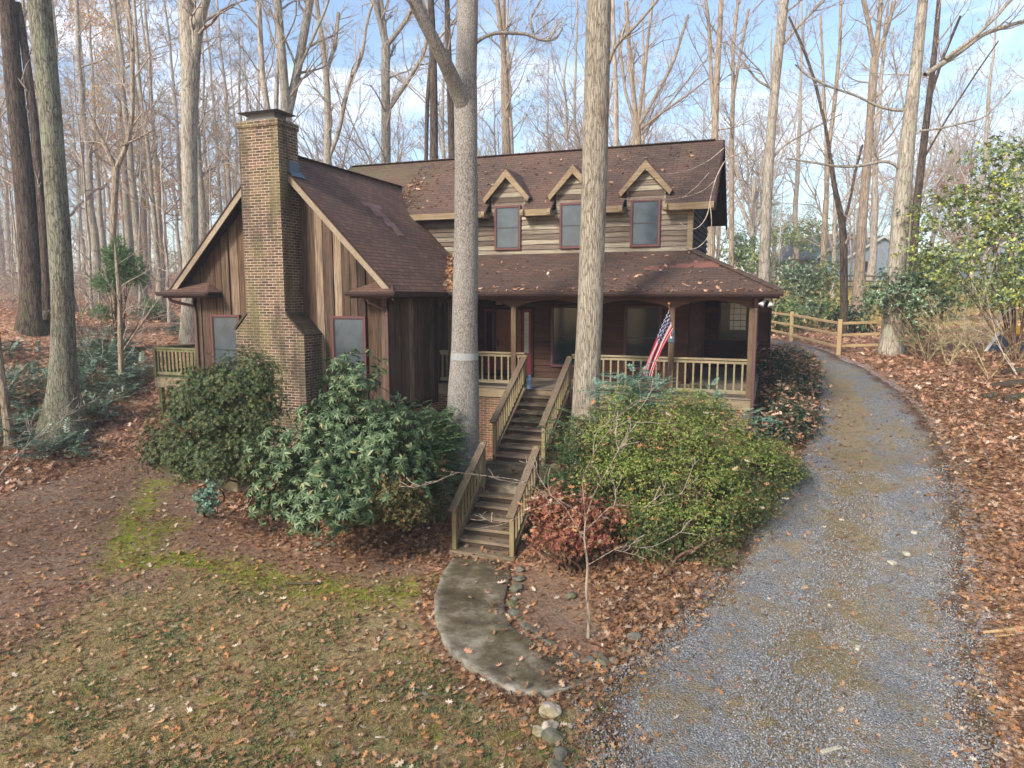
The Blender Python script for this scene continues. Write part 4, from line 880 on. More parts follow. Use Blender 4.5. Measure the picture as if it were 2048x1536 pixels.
def proto(name, kind, seed):
    """tree at the origin: returns (trunk mesh, crown mesh, leaf mesh or None)"""
    g = np.random.default_rng(seed); out = [[], [], [], []]; stems = []
    if kind == 'tall':
        h = g.uniform(23, 29); P, rr = trunk_pts(h, g.uniform(.2, .36), g); stems.append((P, rr))
        for j in range(int(g.integers(15, 22))):
            t = g.uniform(.3, .98); i = min(int(t*15), 14); a = g.uniform(0, 6.28); e = g.uniform(.5, 1.2)
            limb(P[i]+(P[i+1]-P[i])*g.uniform(), (math.cos(a), math.sin(a), e), h*g.uniform(.12, .26)*(1.25-t*.6), rr[i]*g.uniform(.22, .42), 0, out, g, .5, 3, (6, 5, 4), .009)
    elif kind == 'vase':
        h = g.uniform(17, 24); P, rr = trunk_pts(h*.45, g.uniform(.2, .3), g, n=10); rr = np.maximum(rr, rr[0]*.5); stems.append((P, rr))
        for j in range(int(g.integers(4, 7))):
            i = g.integers(3, 9); a = g.uniform(0, 6.28)
            limb(P[i], (math.cos(a)*.4, math.sin(a)*.4, 1), h*g.uniform(.5, .72), rr[i]*.6, 0, out, g, .25, 3, (10, 6, 4), .009, .8)
        for j in range(7):
            i = g.integers(3, 9); a = g.uniform(0, 6.28); limb(P[i], (math.cos(a), math.sin(a), .5), h*g.uniform(.15, .3), rr[i]*.25, 1, out, g, .5, 3, (12, 7, 5), .009)
    elif kind == 'thin':
        h = g.uniform(9, 15); P, rr = trunk_pts(h, g.uniform(.06, .11), g, .05); stems.append((P, rr))
        for j in range(int(g.integers(14, 22))):
            t = g.uniform(.15, .98); i = min(int(t*15), 14); a = g.uniform(0, 6.28)
            limb(P[i], (math.cos(a), math.sin(a), g.uniform(.2, .9)), h*g.uniform(.1, .24), rr[i]*.4, 1, out, g, .4, 3, (6, 6, 4), .007)
    elif kind == 'brush':                # understorey
        h = g.uniform(3, 6)
        for j in range(5):
            a = g.uniform(0, 6.28); limb((0, 0, -.1), (math.cos(a)*.4, math.sin(a)*.4, 1), h*g.uniform(.6, 1), .03, 0, out, g, .1, 3, (6, 6, 4), .006)
        stems = out[0]; out[0] = []
    og = np.zeros(3)
    V, L = tube_arrays(stems, 10 if kind != 'brush' else 5); tm = rawmesh('trunk', V, L, np.full(len(L), 4)); tm.polygons.foreach_set('use_smooth', np.ones(len(L), bool))
    Vs, Ls = [], []; off = 0
    for lines, s in crown_sets(out):
        if lines: V, L = tube_arrays(lines, s); Vs.append(V); Ls.append(L+off); off += len(V)
    cm = rawmesh('crown', np.concatenate(Vs), np.concatenate(Ls), np.full(sum(len(l) for l in Ls), 4))
    return tm, cm, out
PRO = {}
def add_proto(key, kind, seed, bark='bark_far', twig='twig', leaves=None):
    tm, cm, out = proto(key, kind, seed); tm.materials.append(M[bark]); cm.materials.append(M[twig]); lm = None
    if leaves:
        n, size, mat = leaves; g = np.random.default_rng(seed+50); ls = (out[2]+out[3])
        V, L, T = leaf_quads(ls, n, size, g); lm = rawmesh('foliage', V, L, T); lm.materials.append(M[mat])
    PRO[key] = (tm, cm, lm)
def place(key, name, x, y, rot, s, label, cat, group, z=None):
    tm, cm, lm = PRO[key]; z = float(gz(x, y, False))-.05 if z is None else z
    e = empty(name, (x, y, z), label, cat, group); e.rotation_euler = (0, 0, rot); e.scale = (s, s, s)
    for nm, me in (('trunk', tm), ('crown', cm), ('foliage', lm)):
        if me is None: continue
        o = bpy.data.objects.new(nm, me); C.objects.link(o); o.parent = e
    return e
for i in range(7): add_proto('tall%d' % i, 'tall', 100+i, 'bark_far' if i % 2 else 'bark_grey')
for i in range(5): add_proto('vase%d' % i, 'vase', 200+i, 'bark_far' if i % 2 else 'bark_warm')
for i in range(5): add_proto('thin%d' % i, 'thin', 300+i, 'bark_far')
for i in range(3): add_proto('brush%d' % i, 'brush', 400+i, 'twig', 'twig')
add_proto('gold0', 'tall', 501, 'bark_grey', 'twig', (2600, .16, 'gold')); add_proto('gold1', 'thin', 502, 'bark_far', 'twig', (900, .13, 'gold'))
add_proto('rust0', 'vase', 503, 'bark_far', 'twig', (7000, .19, 'rust')); add_proto('bud0', 'vase', 504, 'bark_far', 'twig', (3500, .2, 'bud'))
add_proto('rust1', 'thin', 505, 'bark_far', 'twig', (700, .13, 'rust'))
# ---- named trees traced from the photograph, standing at their own distance
def pathw(pts, fw):
    P = np.array([W(a, b, fw) for a, b, _ in pts]); Z = fw*math.cos(PIT)-(P[:, 2]-CAMH)*math.sin(PIT)
    cs = np.array([math.cos(math.atan((p[0]-CXP)/F)) for p in pts]); return P, np.array([p[2] for p in pts])*.5*Z/F*cs*.97
def smooth_path(P, r, n):
    d = np.concatenate([[0], np.cumsum(np.linalg.norm(np.diff(P, axis=0), axis=1))]); t = np.linspace(0, d[-1], n)
    Q = np.stack([np.interp(t, d, P[:, k]) for k in range(3)], 1); q = np.interp(t, d, r)
    for _ in range(max(2, n//10)):
        Q[1:-1] = .5*Q[1:-1]+.25*(Q[:-2]+Q[2:]); q[1:-1] = .5*q[1:-1]+.25*(q[:-2]+q[2:])
    return Q, q
def bark_tube(P, r, sides, amp, nr, seed):
    V, L = tube_arrays([(P, r)], sides); n = len(P); V = V.reshape(n, sides, 3); c = P[:, None, :]; a = np.arange(sides)*2*math.pi/sides
    h = np.concatenate([[0], np.cumsum(np.linalg.norm(np.diff(P, axis=0), axis=1))])
    A, H = np.meshgrid(a, h); k = np.abs(np.sin(A*nr/2+1.4*np.sin(H*1.7+seed)+.8*np.sin(A*3+H*4.1)))**.7+.5*np.sin(A*nr*1.7+H*6+seed*2)*.4+.6*np.sin(A*2+H*.5+seed)*.6
    V = c+(V-c)*(1+amp*(k-.6))[:, :, None]; return V.reshape(-1, 3), L
def pxtree(name, label, path, fw, bark, limbs=(), seed=1, top=22., ncrown=8, crown_from=.55, sides=12, amp=0, nr=16, group=None, cat='tree', twigs=True, cl=.16, twig='twig', flare=.5, rtip=.03, leaves=None, side=(), sidek=7):
    g = np.random.default_rng(seed); P, r = pathw(path, fw)
    if P[0, 2] > P[-1, 2]: P, r = P[::-1], r[::-1]
    zb = float(gz(P[0, 0], P[0, 1], False)); base = P[0].copy()
    if P[0, 2] > zb: P = np.concatenate([[np.array([P[0, 0], P[0, 1], zb])], P]); r = np.concatenate([[r[0]*1.05], r])
    P = np.concatenate([[P[0]+(0, 0, -.4)], P]); r = np.concatenate([[r[0]*1.05], r])
    d = (P[-1]-P[-2])/np.linalg.norm(P[-1]-P[-2])
    if top > P[-1, 2]:
        ext = []; q = P[-1].copy(); n = 6; st = (top-q[2])/n; r0 = r[-1]
        for i in range(n): d = d*.8+np.array([0, 0, .25]); d /= np.linalg.norm(d); q = q+d*st; ext.append(q.copy())
        P = np.concatenate([P, ext]); r = np.concatenate([r, r0+(rtip-r0)*np.linspace(1/n, 1, n)])
    zb = float(gz(P[0, 0], P[0, 1], False)); e = empty(name, (P[0, 0], P[0, 1], zb), label, cat, group)
    hh = P[:, 2]-zb
    n = 44 if sides < 30 else 190
    Q, q = smooth_path(P, r, n); q = q*(1+flare*np.exp(-np.maximum(Q[:, 2]-zb, 0)/(1.5*q[0]+.05)))
    if amp: V, L = bark_tube(Q, q, sides, amp, nr, seed)
    else: V, L = tube_arrays([(Q, q)], sides)
    parts = [(V, L)]
    for lp in limbs:
        LP, lr = pathw(lp, fw); LP = LP+np.linspace(0, 1, len(LP))[:, None]*g.normal(size=3)*np.array([.3, .8, 0]); LQ, lq = smooth_path(LP, lr, 22)
        if amp and lq[0] > .06: parts.append(bark_tube(LQ, lq, 24, amp, 8, seed+3))
        else: parts.append(tube_arrays([(LQ, lq)], 8))
        side = list(side)+[(LQ, lq)]
    off = 0; Vs = []; Ls = []
    for V, L in parts: Vs.append(V); Ls.append(L+off); off += len(V)
    V = np.concatenate(Vs)-ORG[e.name]; L = np.concatenate(Ls); me = rawmesh('trunk', V, L, np.full(len(L), 4)); link('trunk', me, M[bark], e, smooth=True)
    out = [[], [], [], []]
    H = Q[-1, 2]-zb
    for j in range(ncrown):
        t = crown_from+(1-crown_from)*(j+g.uniform())/ncrown; i = min(int(t*(n-1)), n-2); a = g.uniform(0, 6.28)
        limb(Q[i], (math.cos(a), math.sin(a), g.uniform(.4, 1.3)), H*cl*g.uniform(.7, 1.4), max(q[i]*g.uniform(.2, .4), .015), 0 if H > 10 else 1, out, g, .45, 3, (6, 5, 4), .006)
    for LQ, lq in side:
        for j in range(sidek):
            i = g.integers(5, 21); dd = LQ[i]-LQ[i-1]; dd /= np.linalg.norm(dd)+1e-9; limb(LQ[i], dd+randdir(1, g)[0]*.8+[0, 0, .25], g.uniform(.8, 2.6)*fw/26, lq[i]*.4+.004, 2, out, g, .3, 3, (6, 5, 5), .005)
    if any(out): 
        tubes_obj('crown', [(l, s) for l, s in crown_sets(out) if l], M[twig], e)
        if leaves:
            nL, sz, mt = leaves; scat_obj('foliage', [leaf_quads(out[2]+out[3], nL, sz, g)], M[mt], e)
    return e
T1 = pxtree('oak_tree', 'grey oak trunk with a white painted band and a high fork, by the porch steps',
    [(926,900,66),(926,800,63),(928,755,64),(929,720,54),(930,600,51),(933,450,50),(932,300,46),(931,200,50),(931,150,44),(935,70,43),(936,-60,42)], 15.6, 'bark1',
    [[(932,225,34),(915,180,33),(902,150,28),(880,108,25),(850,50,22),(826,0,20),(800,-60,17)], [(948,88,10),(970,76,8),(1000,68,8),(1068,72,7),(1100,88,6),(1135,88,5),(1150,65,4)], [(1068,72,6),(1080,38,5),(1120,2,4),(1160,-30,3)]],
    3, 19, 8, .7, 64, .02, 26, flare=.2)
P, r = pathw([(929,705,53),(929,712,54),(929,719,55)], 15.6)
V, L = bark_tube(*smooth_path(P[::-1], r[::-1]+.016, 4), 64, .01, 22, 3); me = rawmesh('painted_band', V-ORG[T1.name], L, np.full(len(L), 4)); link('painted_band', me, M['paint'], T1)
T2 = pxtree('hickory_tree', 'tall straight tan shaggy-barked trunk standing right of the porch steps',
    [(1169,905,64),(1171,850,58),(1172,780,54),(1179,650,52),(1184,500,52),(1189,350,53),(1193,200,52),(1196,80,51),(1199,-60,50)], 15.9, 'bark2', [[(1213,140,8),(1240,100,7),(1290,70,6),(1350,20,5),(1390,-20,4)]],
    5, 21, 8, .7, 64, .022, 34, flare=.15)
T3 = pxtree('mossy_oak_tree', 'massive green-grey oak with flared mossy foot at the far left of the yard',
    [(128,880,112),(127,845,84),(127,790,64),(127,700,52),(126,600,49),(119,480,50),(110,350,50),(103,250,49),(94,150,50),(84,60,52),(72,-60,53)], 20.5, 'bark3', [], 8, 24, 8, .7, 64, .022, 26, flare=.35)
pxtree('dark_oak_tree', 'dark brown double trunk behind the mossy oak, at the left edge', [(66,652,70),(66,600,52),(56,450,48),(42,300,44),(26,150,40),(14,0,36),(4,-60,34)], 28, 'bark_dark',
    [[(92,640,26),(94,600,22),(86,450,22),(74,300,20),(62,200,20),(50,100,18),(34,0,16)]], 9, 24, 9, .6, 40, .03, 16, flare=.1)
pxtree('forked_oak_tree', 'grey lichen-spotted trunk forking high up, just left of the chimney', [(384,700,52),(382,640,42),(382,560,35),(380,400,33),(378,250,34),(382,130,40),(376,40,40),(370,-50,36)], 30, 'bark_grey',
    [[(388,130,26),(402,70,24),(420,30,22),(444,-20,20),(470,-80,16)]], 10, 26, 10, .6, 40, .03, 16, flare=.1)
pxtree('small_forked_tree', 'slim brown tree forking into an open cup in the left woods', [(228,640,14),(224,500,14),(228,420,15),(232,335,15)], 33, 'bark_warm',
    [[(231,340,12),(246,290,11),(249,220,11),(240,150,10),(232,60,9),(212,-30,8)], [(231,340,10),(215,290,9),(207,270,8),(200,240,6)], [(246,290,6),(270,280,5),(300,262,4)], [(235,330,5),(180,270,4),(150,230,3)]], 11, 8, 2, .8, 10, side=())
pxtree('yard_sapling_tree', 'slender bare tree with pale bark beside the raised deck', [(247,812,13),(243,760,12),(241,680,12),(240,600,11),(236,560,9)], 24, 'bark_warm', [[(247,700,4),(268,650,4),(290,600,3),(310,565,3)]], 12, 4.2, 6, .4, 10, cl=.3)
def far_fork(label, fw, trunk, limbs, seed, bark='bark_warm', name='forked_tree', top=0, nc=6, leaves=None, group=None): return pxtree(name, label, trunk, fw, bark, limbs, seed, top, nc, .5, 12, leaves=leaves, group=group, flare=.1)
far_fork('two close grey trunks rising right behind the chimney', 34, [(574,330,30),(573,240,24),(568,150,17),(560,60,17),(552,-40,16)], [[(574,235,20),(580,150,18),(585,50,18),(587,-40,17)], [(588,160,6),(610,100,6),(640,20,5),(650,-30,4)]], 21, 'bark_grey', 'double_trunk_tree', 22, 8)
far_fork('slender tree with one swaying stem behind the wing roof ridge', 44, [(655,345,17),(656,250,15),(655,180,14),(648,110,12),(636,30,10),(628,-40,9)], [[(660,310,9),(682,270,9),(700,200,10),(716,160,9),(745,120,7),(756,60,6),(780,0,5)], [(652,150,8),(662,80,8),(660,10,8)]], 22, 'bark_grey', 'swaying_tree', 20)
far_fork('trunk forking into three upright stems left of the white-banded oak', 38, [(772,345,20),(772,250,19),(771,150,18),(772,90,18)], [[(772,95,13),(758,50,11),(742,0,9),(730,-40,8)], [(772,95,14),(773,30,13),(774,-40,12)], [(774,90,11),(795,50,9),(812,0,8)], [(780,215,9),(812,160,9),(838,110,8),(850,40,7)]], 23, 'bark_grey', 'three_stem_tree')
far_fork('plain brown trunk close to the left side of the white-banded oak', 36, [(868,345,17),(868,250,17),(867,150,16),(864,50,14),(860,-40,12)], [[(852,330,8),(848,200,9),(850,100,8),(842,0,6)]], 24, 'bark_dark', 'brown_tree', 22)
far_fork('trunk half hidden behind the white-banded oak', 33, [(905,345,16),(903,250,15),(900,180,14),(896,80,12),(893,-40,10)], [], 25, 'bark_dark', 'hidden_tree', 22)
far_fork('twin tan stems parting low, between the two big foreground trunks', 46, [(1014,330,19),(1012,260,18),(1009,220,14),(1007,120,11),(1006,-40,10)], [[(1016,235,12),(1026,150,11),(1030,60,10),(1031,-40,9)]], 26, 'bark_warm', 'twin_stem_tree', 24)
far_fork('dark slim trunk just right of the shaggy hickory', 42, [(1232,320,11),(1232,200,11),(1228,100,9),(1224,-40,8)], [], 27, 'bark_far', 'slim_tree', 22)
far_fork('fan-shaped tree with many ascending stems above the right dormer', 48, [(1276,320,17),(1275,280,16),(1274,250,14)], [[(1274,255,9),(1268,150,9),(1262,0,8)], [(1275,255,8),(1290,150,7),(1300,60,6),(1312,-20,5)], [(1276,255,8),(1310,200,7),(1350,130,6),(1380,40,5)], [(1273,255,7),(1250,180,6),(1236,60,5)], [(1276,262,6),(1320,230,5),(1380,190,4),(1420,160,3)]], 28, 'bark_warm', 'fan_tree', 0, 3)
far_fork('trunk splitting into two parallel stems behind the right end of the ridge', 40, [(1428,330,16),(1430,250,14),(1434,150,12),(1440,60,11),(1444,-40,10)], [[(1429,260,9),(1424,150,8),(1420,40,7),(1412,-30,6)]], 29, 'bark_warm', 'parallel_stem_tree', 22)
far_fork('thin forked tree close beside the dark gable end', 44, [(1463,560,12),(1463,300,10),(1466,190,9)], [[(1466,200,8),(1457,100,7),(1460,-20,6)], [(1466,200,7),(1480,120,6),(1500,20,5)]], 30, 'bark_warm', 'gable_side_tree', 0, 4)
far_fork('tall grey-brown trunk leaning right, standing just beyond the porch corner', 33, [(1527,600,27),(1530,480,22),(1536,360,20),(1543,250,19),(1552,150,20),(1562,60,20),(1574,-40,18)], [[(1558,100,7),(1590,60,7),(1640,10,6),(1690,-40,5)], [(1534,330,7),(1570,290,5),(1640,250,4),(1700,220,3)], [(1548,180,6),(1510,160,5),(1470,110,4),(1440,80,3)]], 31, 'bark_grey', 'leaning_tree', 22, 8)
far_fork('big pale trunk with long side limbs by the split-rail fence', 26, [(1782,702,54),(1784,670,44),(1788,600,40),(1796,500,40),(1804,400,38),(1813,300,35),(1824,200,29),(1836,100,25),(1846,0,23),(1852,-60,21)],
    [[(1850,150,13),(1872,132,13),(1910,105,12),(1960,62,11),(2020,40,9),(2080,20,8)], [(1890,118,9),(1940,80,8),(1980,40,7),(2010,0,6)], [(1810,220,8),(1790,222,7),(1745,212,6),(1700,190,6),(1640,172,5),(1590,150,5),(1560,125,4)],
     [(1803,345,9),(1796,328,8),(1775,322,7),(1730,334,7),(1690,336,6),(1640,328,5),(1590,320,3)], [(1840,262,5),(1880,256,5),(1910,246,5),(1950,236,4),(2000,180,3)], [(1812,250,5),(1800,190,4),(1780,120,3),(1776,60,3)]], 32, 'bark_grey', 'fence_tree', 22, 8)
far_fork('dark trunk rising close behind the pale fence tree', 34, [(1824,560,18),(1832,420,18),(1846,300,17),(1858,200,14),(1870,100,13),(1878,0,10)], [[(1858,200,8),(1880,120,7),(1910,40,6)], [(1846,320,5),(1890,240,4),(1940,160,4),(1980,100,3)]], 33, 'bark_dark', 'rear_dark_tree', 22)
far_fork('straight tan trunk with a flared foot on the sunny grass beyond the fence', 46, [(1718,582,30),(1719,540,22),(1724,450,20),(1732,350,19),(1740,250,18),(1746,160,18),(1750,115,18)], [[(1750,120,11),(1738,60,10),(1722,0,9),(1712,-40,8)], [(1750,120,12),(1756,50,11),(1762,-40,10)], [(1752,118,10),(1774,60,9),(1790,0,8)]], 34, 'bark_warm', 'lawn_tree', 0, 5)
far_fork('crooked near-black slim trunk before the sunny grass', 31, [(1688,618,17),(1688,540,16),(1687,470,16),(1682,430,13),(1668,370,11),(1662,320,10)], [[(1662,325,8),(1656,250,7),(1640,160,7),(1622,90,6),(1596,20,5)], [(1686,450,7),(1698,400,6),(1706,340,6),(1720,280,5)]], 35, 'bark_dark', 'crooked_tree', 0, 4)
far_fork('upright double-stemmed tree left of the crooked dark trunk', 42, [(1645,600,13),(1648,480,13),(1652,400,12)], [[(1652,405,10),(1660,300,9),(1676,200,9),(1690,80,7),(1694,-20,6)], [(1652,405,8),(1654,280,7),(1650,150,6),(1646,20,5)]], 36, 'bark_warm', 'upright_tree', 0, 4)
# overhanging bare branch at the right roof end
br = empty('bare_branch', WZ(1410, 450, 4.0), 'bare curling pale branch hanging over the right end of the roof', 'branch')
ln = []
for pts, fw in (([(1500,300,5),(1450,318,5),(1430,360,4),(1420,400,4),(1416,430,4),(1400,455,3),(1380,462,3),(1360,445,2)], 18.2), ([(1420,405,4),(1424,450,3),(1415,478,3),(1395,497,3),(1370,500,2),(1340,488,2)], 18.2), ([(1448,296,4),(1420,320,3),(1380,340,2),(1330,350,2),(1290,340,2)], 18.6), ([(1430,360,2),(1410,380,2),(1380,392,2),(1330,400,1.5),(1240,398,1.5)], 18.4), ([(1418,345,2),(1395,372,2),(1365,396,1.5)], 18.3)):
    P, r = pathw(pts, fw); Q, q = smooth_path(P, r*.6, 26); ln.append((Q, q))
P, r = pathw([(1690,190,9),(1620,230,8),(1560,262,7),(1500,300,5)], 18.6); 
tubes_obj('twigs', [(ln, 6)], M['twig'], br)
# ---- fill forest: copies of the prototypes
g = np.random.default_rng(77); used = []
def okpos(x, y, fw, md):
    if -19.5 < x < 3.5 and 13 < y < 29: return False
    if fw < 60 and float(sdist(np.array([x]), np.array([y]), DRIVE)[0]) > -1.5: return False
    return all((x-a)**2+(y-b)**2 > md*md for a, b in used)
def fill(n, pxr, fr, keys, name, labels, group, md=1.6, sc=(.85, 1.15), cat='tree'):
    k = 0; tries = 0
    while k < n and tries < n*30:
        tries += 1; px = g.uniform(*pxr); fw = math.sqrt(g.uniform(fr[0]**2, fr[1]**2)); P = W(px, 590, fw)
        if not okpos(P[0], P[1], fw, md): continue
        used.append((P[0], P[1])); key = keys[g.integers(len(keys))]; place(key, name, P[0], P[1], g.uniform(0, 6.28), g.uniform(*sc), labels, cat, group); k += 1
TALL = ['tall%d' % i for i in range(7)]; VASE = ['vase%d' % i for i in range(5)]; THIN = ['thin%d' % i for i in range(5)]; BRU = ['brush%d' % i for i in range(3)]
fill(42, (-180, 560), (38, 105), TALL, 'forest_tree', 'tall leafless grey trunk in the dense woods left of the house', 'tall bare trees in the left woods', 2.2)
fill(34, (-150, 560), (32, 95), THIN, 'young_tree', 'thin bare young tree in the dense woods left of the house', 'thin young trees in the left woods', 1.5)
fill(22, (-120, 470), (30, 60), BRU, 'bare_bush', 'leafless twiggy undergrowth on the leafy slope left of the house', 'bare undergrowth in the left woods', 1.2, cat='bush')
fill(7, (60, 340), (46, 75), ['gold0'], 'golden_tree', 'tall tree with sparse golden leaves in the left woods', 'golden-leaved trees in the left woods', 2, (1, 1.2))
fill(8, (-50, 480), (36, 70), ['gold1', 'rust1'], 'golden_sapling', 'young tree keeping a few orange leaves in the left woods', 'orange-leaved young trees in the left woods', 2)
fill(3, (500, 720), (85, 110), ['rust0'], 'rusty_tree', 'rounded tree with dense rusty orange leaves far behind the chimney', 'rusty-leaved trees behind the chimney', 4, (.75, .95))
fill(12, (560, 1440), (48, 100), VASE, 'vase_tree', 'leafless many-stemmed tree behind the house roof', 'bare many-stemmed trees behind the roof', 3.4, (.85, 1.1))
fill(8, (560, 1440), (50, 95), TALL, 'roofline_tree', 'tall straight leafless tree behind the house roof', 'tall bare trees behind the roof', 4)
fill(9, (1450, 2150), (48, 100), VASE, 'rear_yard_tree', 'leafless many-stemmed tree beyond the fences on the right', 'bare many-stemmed trees beyond the right fences', 3.4, (.8, 1.05))
fill(8, (1450, 2150), (40, 100), TALL, 'rear_tall_tree', 'tall straight leafless tree beyond the fences on the right', 'tall bare trees beyond the right fences', 3.4)
fill(12, (1460, 2120), (36, 80), THIN, 'rear_young_tree', 'thin bare young tree beyond the fences on the right', 'thin young trees beyond the right fences', 2.)
fill(5, (1440, 2150), (58, 100), ['bud0'], 'pale_leafed_tree', 'tree with a haze of pale green leaves far off on the right', 'pale-leafed trees far off on the right', 4, (.6, .85))
fill(4, (1900, 2150), (50, 80), ['rust0'], 'rust_leafed_tree', 'tree keeping rust-coloured leaves far off at the right edge', 'rust-leafed trees at the right edge', 4, (.6, .8))
# unseen trees behind the viewpoint, added for window reflections and soft shadows
for i, (x, y, k) in enumerate([(-9, -9, 'tall0'), (-20, -5, 'vase1'), (3, -14, 'tall3'), (14, -8, 'vase2'), (-3, -24, 'tall5'), (-30, -16, 'tall2'), (20, -22, 'tall4'), (-14, -22, 'vase3')]):
    place(k, 'yard_tree', x, y, i*1.1, 1.0, 'bare tree of the front yard, unseen behind the viewpoint, added for window reflections', 'tree', 'unseen yard trees behind the viewpoint')
# far-off wood
def far_wood():
    g = np.random.default_rng(5); lines0, lines1, lines2 = [], [], []
    for i in range(330):
        px = g.uniform(-300, 2400); left = px < 560
        if not left and g.uniform() < (.95 if px < 1450 else .8): continue
        fw = g.uniform(100, 175) if left else g.uniform(105, 190); P = W(px, 590, fw); z = float(gz(P[0], P[1], False)); h = g.uniform(11, 20) if left else g.uniform(7, 13)
        b = np.array([P[0], P[1], z-.3]); q = b+np.array([g.normal()*.6, g.normal()*.6, h]); m = (b+q)/2+g.normal(size=3)*.3; r = g.uniform(.12, .3)
        lines0.append((np.array([b, m, q]), np.array([r, r*.7, .03])))
        for j in range(14):
            t = g.uniform(.25, .97); s = b*(1-t)+q*t; a = g.uniform(0, 6.28); L = g.uniform(1.5, 5)*(1.2-t*.6); d = np.array([math.cos(a), math.sin(a), g.uniform(.4, 1.4)])*L*.6
            e = s+d; lines1.append((np.array([s, s+d*.55+g.normal(size=3)*.2, e]), np.array([.07, .04, .02])))
            for k in range(4):
                u = g.uniform(.3, 1); s2 = s+d*u; lines2.append((np.array([s2, s2+g.normal(size=3)*np.array([.7, .7, .5])+[0, 0, .8]]), np.array([.025, .012])))
    o = tubes_obj('distant_woods', [(lines0, 6), (lines1, 3), (lines2, 3)], M['twig']); setp(o, 'hazy mass of leafless woods closing the horizon', 'woods', kind='stuff')
far_wood()
# ------------------------------------------------------------------ shrubs
LEAF = [(-.0, 0, 0), (-.5, .3, .06), (-.42, .7, .05), (0, 1, -.06), (.42, .7, .05), (.5, .3, .06), (0, .5, -.04)]
LEAF_F = [(0, 6, 2, 1), (6, 3, 2), (0, 5, 4, 6), (6, 4, 3)]
def tmpl(w, droop=0.): return [(x*w, y, z*w*2-droop*y*y) for x, y, z in LEAF]
SMALL = [(-.5, .4, .03), (0, 0, 0), (.5, .4, .03), (0, 1, 0)]
def whorl(n, w, droop, tilt, ln=1.0, jitter=0, seed=0):
    rg = random.Random(seed); V = []; Fc = []
    for i in range(n):
        a = 2*math.pi*i/n+rg.uniform(-.25, .25); tl = tilt+rg.uniform(-jitter, jitter); L = ln*rg.uniform(.8, 1.1)
        ca, sa = math.cos(a), math.sin(a); ct, st = math.cos(tl), math.sin(tl)
        o = len(V)
        for x, y, z in tmpl(w, droop):
            x *= L; y *= L; z *= L; r_ = y*ct-z*st; h = y*st+z*ct; V.append((ca*r_-sa*x, h, sa*r_+ca*x))
        Fc += [tuple(k+o for k in f) for f in LEAF_F]
    return V, Fc          # axis along +y
def pinnate(n=6, seed=0):
    V, Fc = [], []; rg = random.Random(seed)
    for i in range(n):
        t = .2+.75*i/(n-1)
        for s in (-1, 1):
            a = .95; L = .26*(1-.25*abs(t-.5)); o = len(V); bx, by = 0, t; bz = -.25*t*t
            for x, y, z in LEAF:
                x *= .36*L; y *= L; z *= .1
                V.append((bx+s*(y*math.sin(a))+x*math.cos(a), by+y*math.cos(a)-s*x*math.sin(a), bz+z-y*.25))
            Fc += [tuple(k+o for k in (f if s > 0 else f[::-1])) for f in LEAF_F]
    o = len(V)
    for x, y, z in LEAF: V.append((x*.09, 1.0+y*.2, -.25+z*.05-y*.05))
    Fc += [tuple(k+o for k in f) for f in LEAF_F]; return V, Fc
KINDS = {
 'rhodo': lambda s: whorl(8, .3, .25, -.15, 1, .25, s), 'pieris': lambda s: whorl(12, .2, .15, .35, 1, .35, s), 'azalea': lambda s: whorl(5, .42, .1, .5, 1, .4, s),
 'small': lambda s: whorl(3, .5, .05, .3, 1, .5, s), 'holly': lambda s: whorl(5, .55, .1, .25, 1, .6, s), 'needle': lambda s: whorl(9, .1, .0, .6, 1, .5, s)}
def shell(blobs, n, g, ground=True, inner=.25, lump=.16, fl=2.4):
    """points on the union of ellipsoids; blobs: (centre, radii)"""
    area = np.array([(b[1][0]*b[1][1]+b[1][0]*b[1][2]+b[1][1]*b[1][2]) for b in blobs]); pr = area/area.sum(); pts = []; nrm = []
    m = n*4; bi = g.choice(len(blobs), m, p=pr); d = randdir(m, g); Cn = np.array([b[0] for b in blobs])[bi]; Rr = np.array([b[1] for b in blobs])[bi]
    k = 1+lump*(np.sin(d[:, 0]*fl*2+bi)+np.sin(d[:, 1]*fl*2.3+2*bi)+np.sin(d[:, 2]*fl*2.7+bi*.7)+.6*np.sin(d[:, 0]*9+d[:, 2]*8))/2
    depth = np.where(g.uniform(size=m) < inner, g.uniform(.5, .95, m), g.uniform(.93, 1.06, m))
    P = Cn+d*Rr*(k*depth)[:, None]; keep = np.ones(m, bool)
    for j, (c, r) in enumerate(blobs):
        q = (((P-np.array(c))/np.array(r))**2).sum(1); keep &= ~((q < .62) & (bi != j))
    if ground: keep &= P[:, 2] > gz(P[:, 0], P[:, 1], False)+.03
    P, d = P[keep][:n], d[keep][:n]; return P, d
def blob(px, py, fw, rx, ry, dp=.8):
    s = fw/F; c = W(px, py, fw); a, b = rx*s, ry*s; return (c, np.array([a, (a+b)/2*dp, b]))
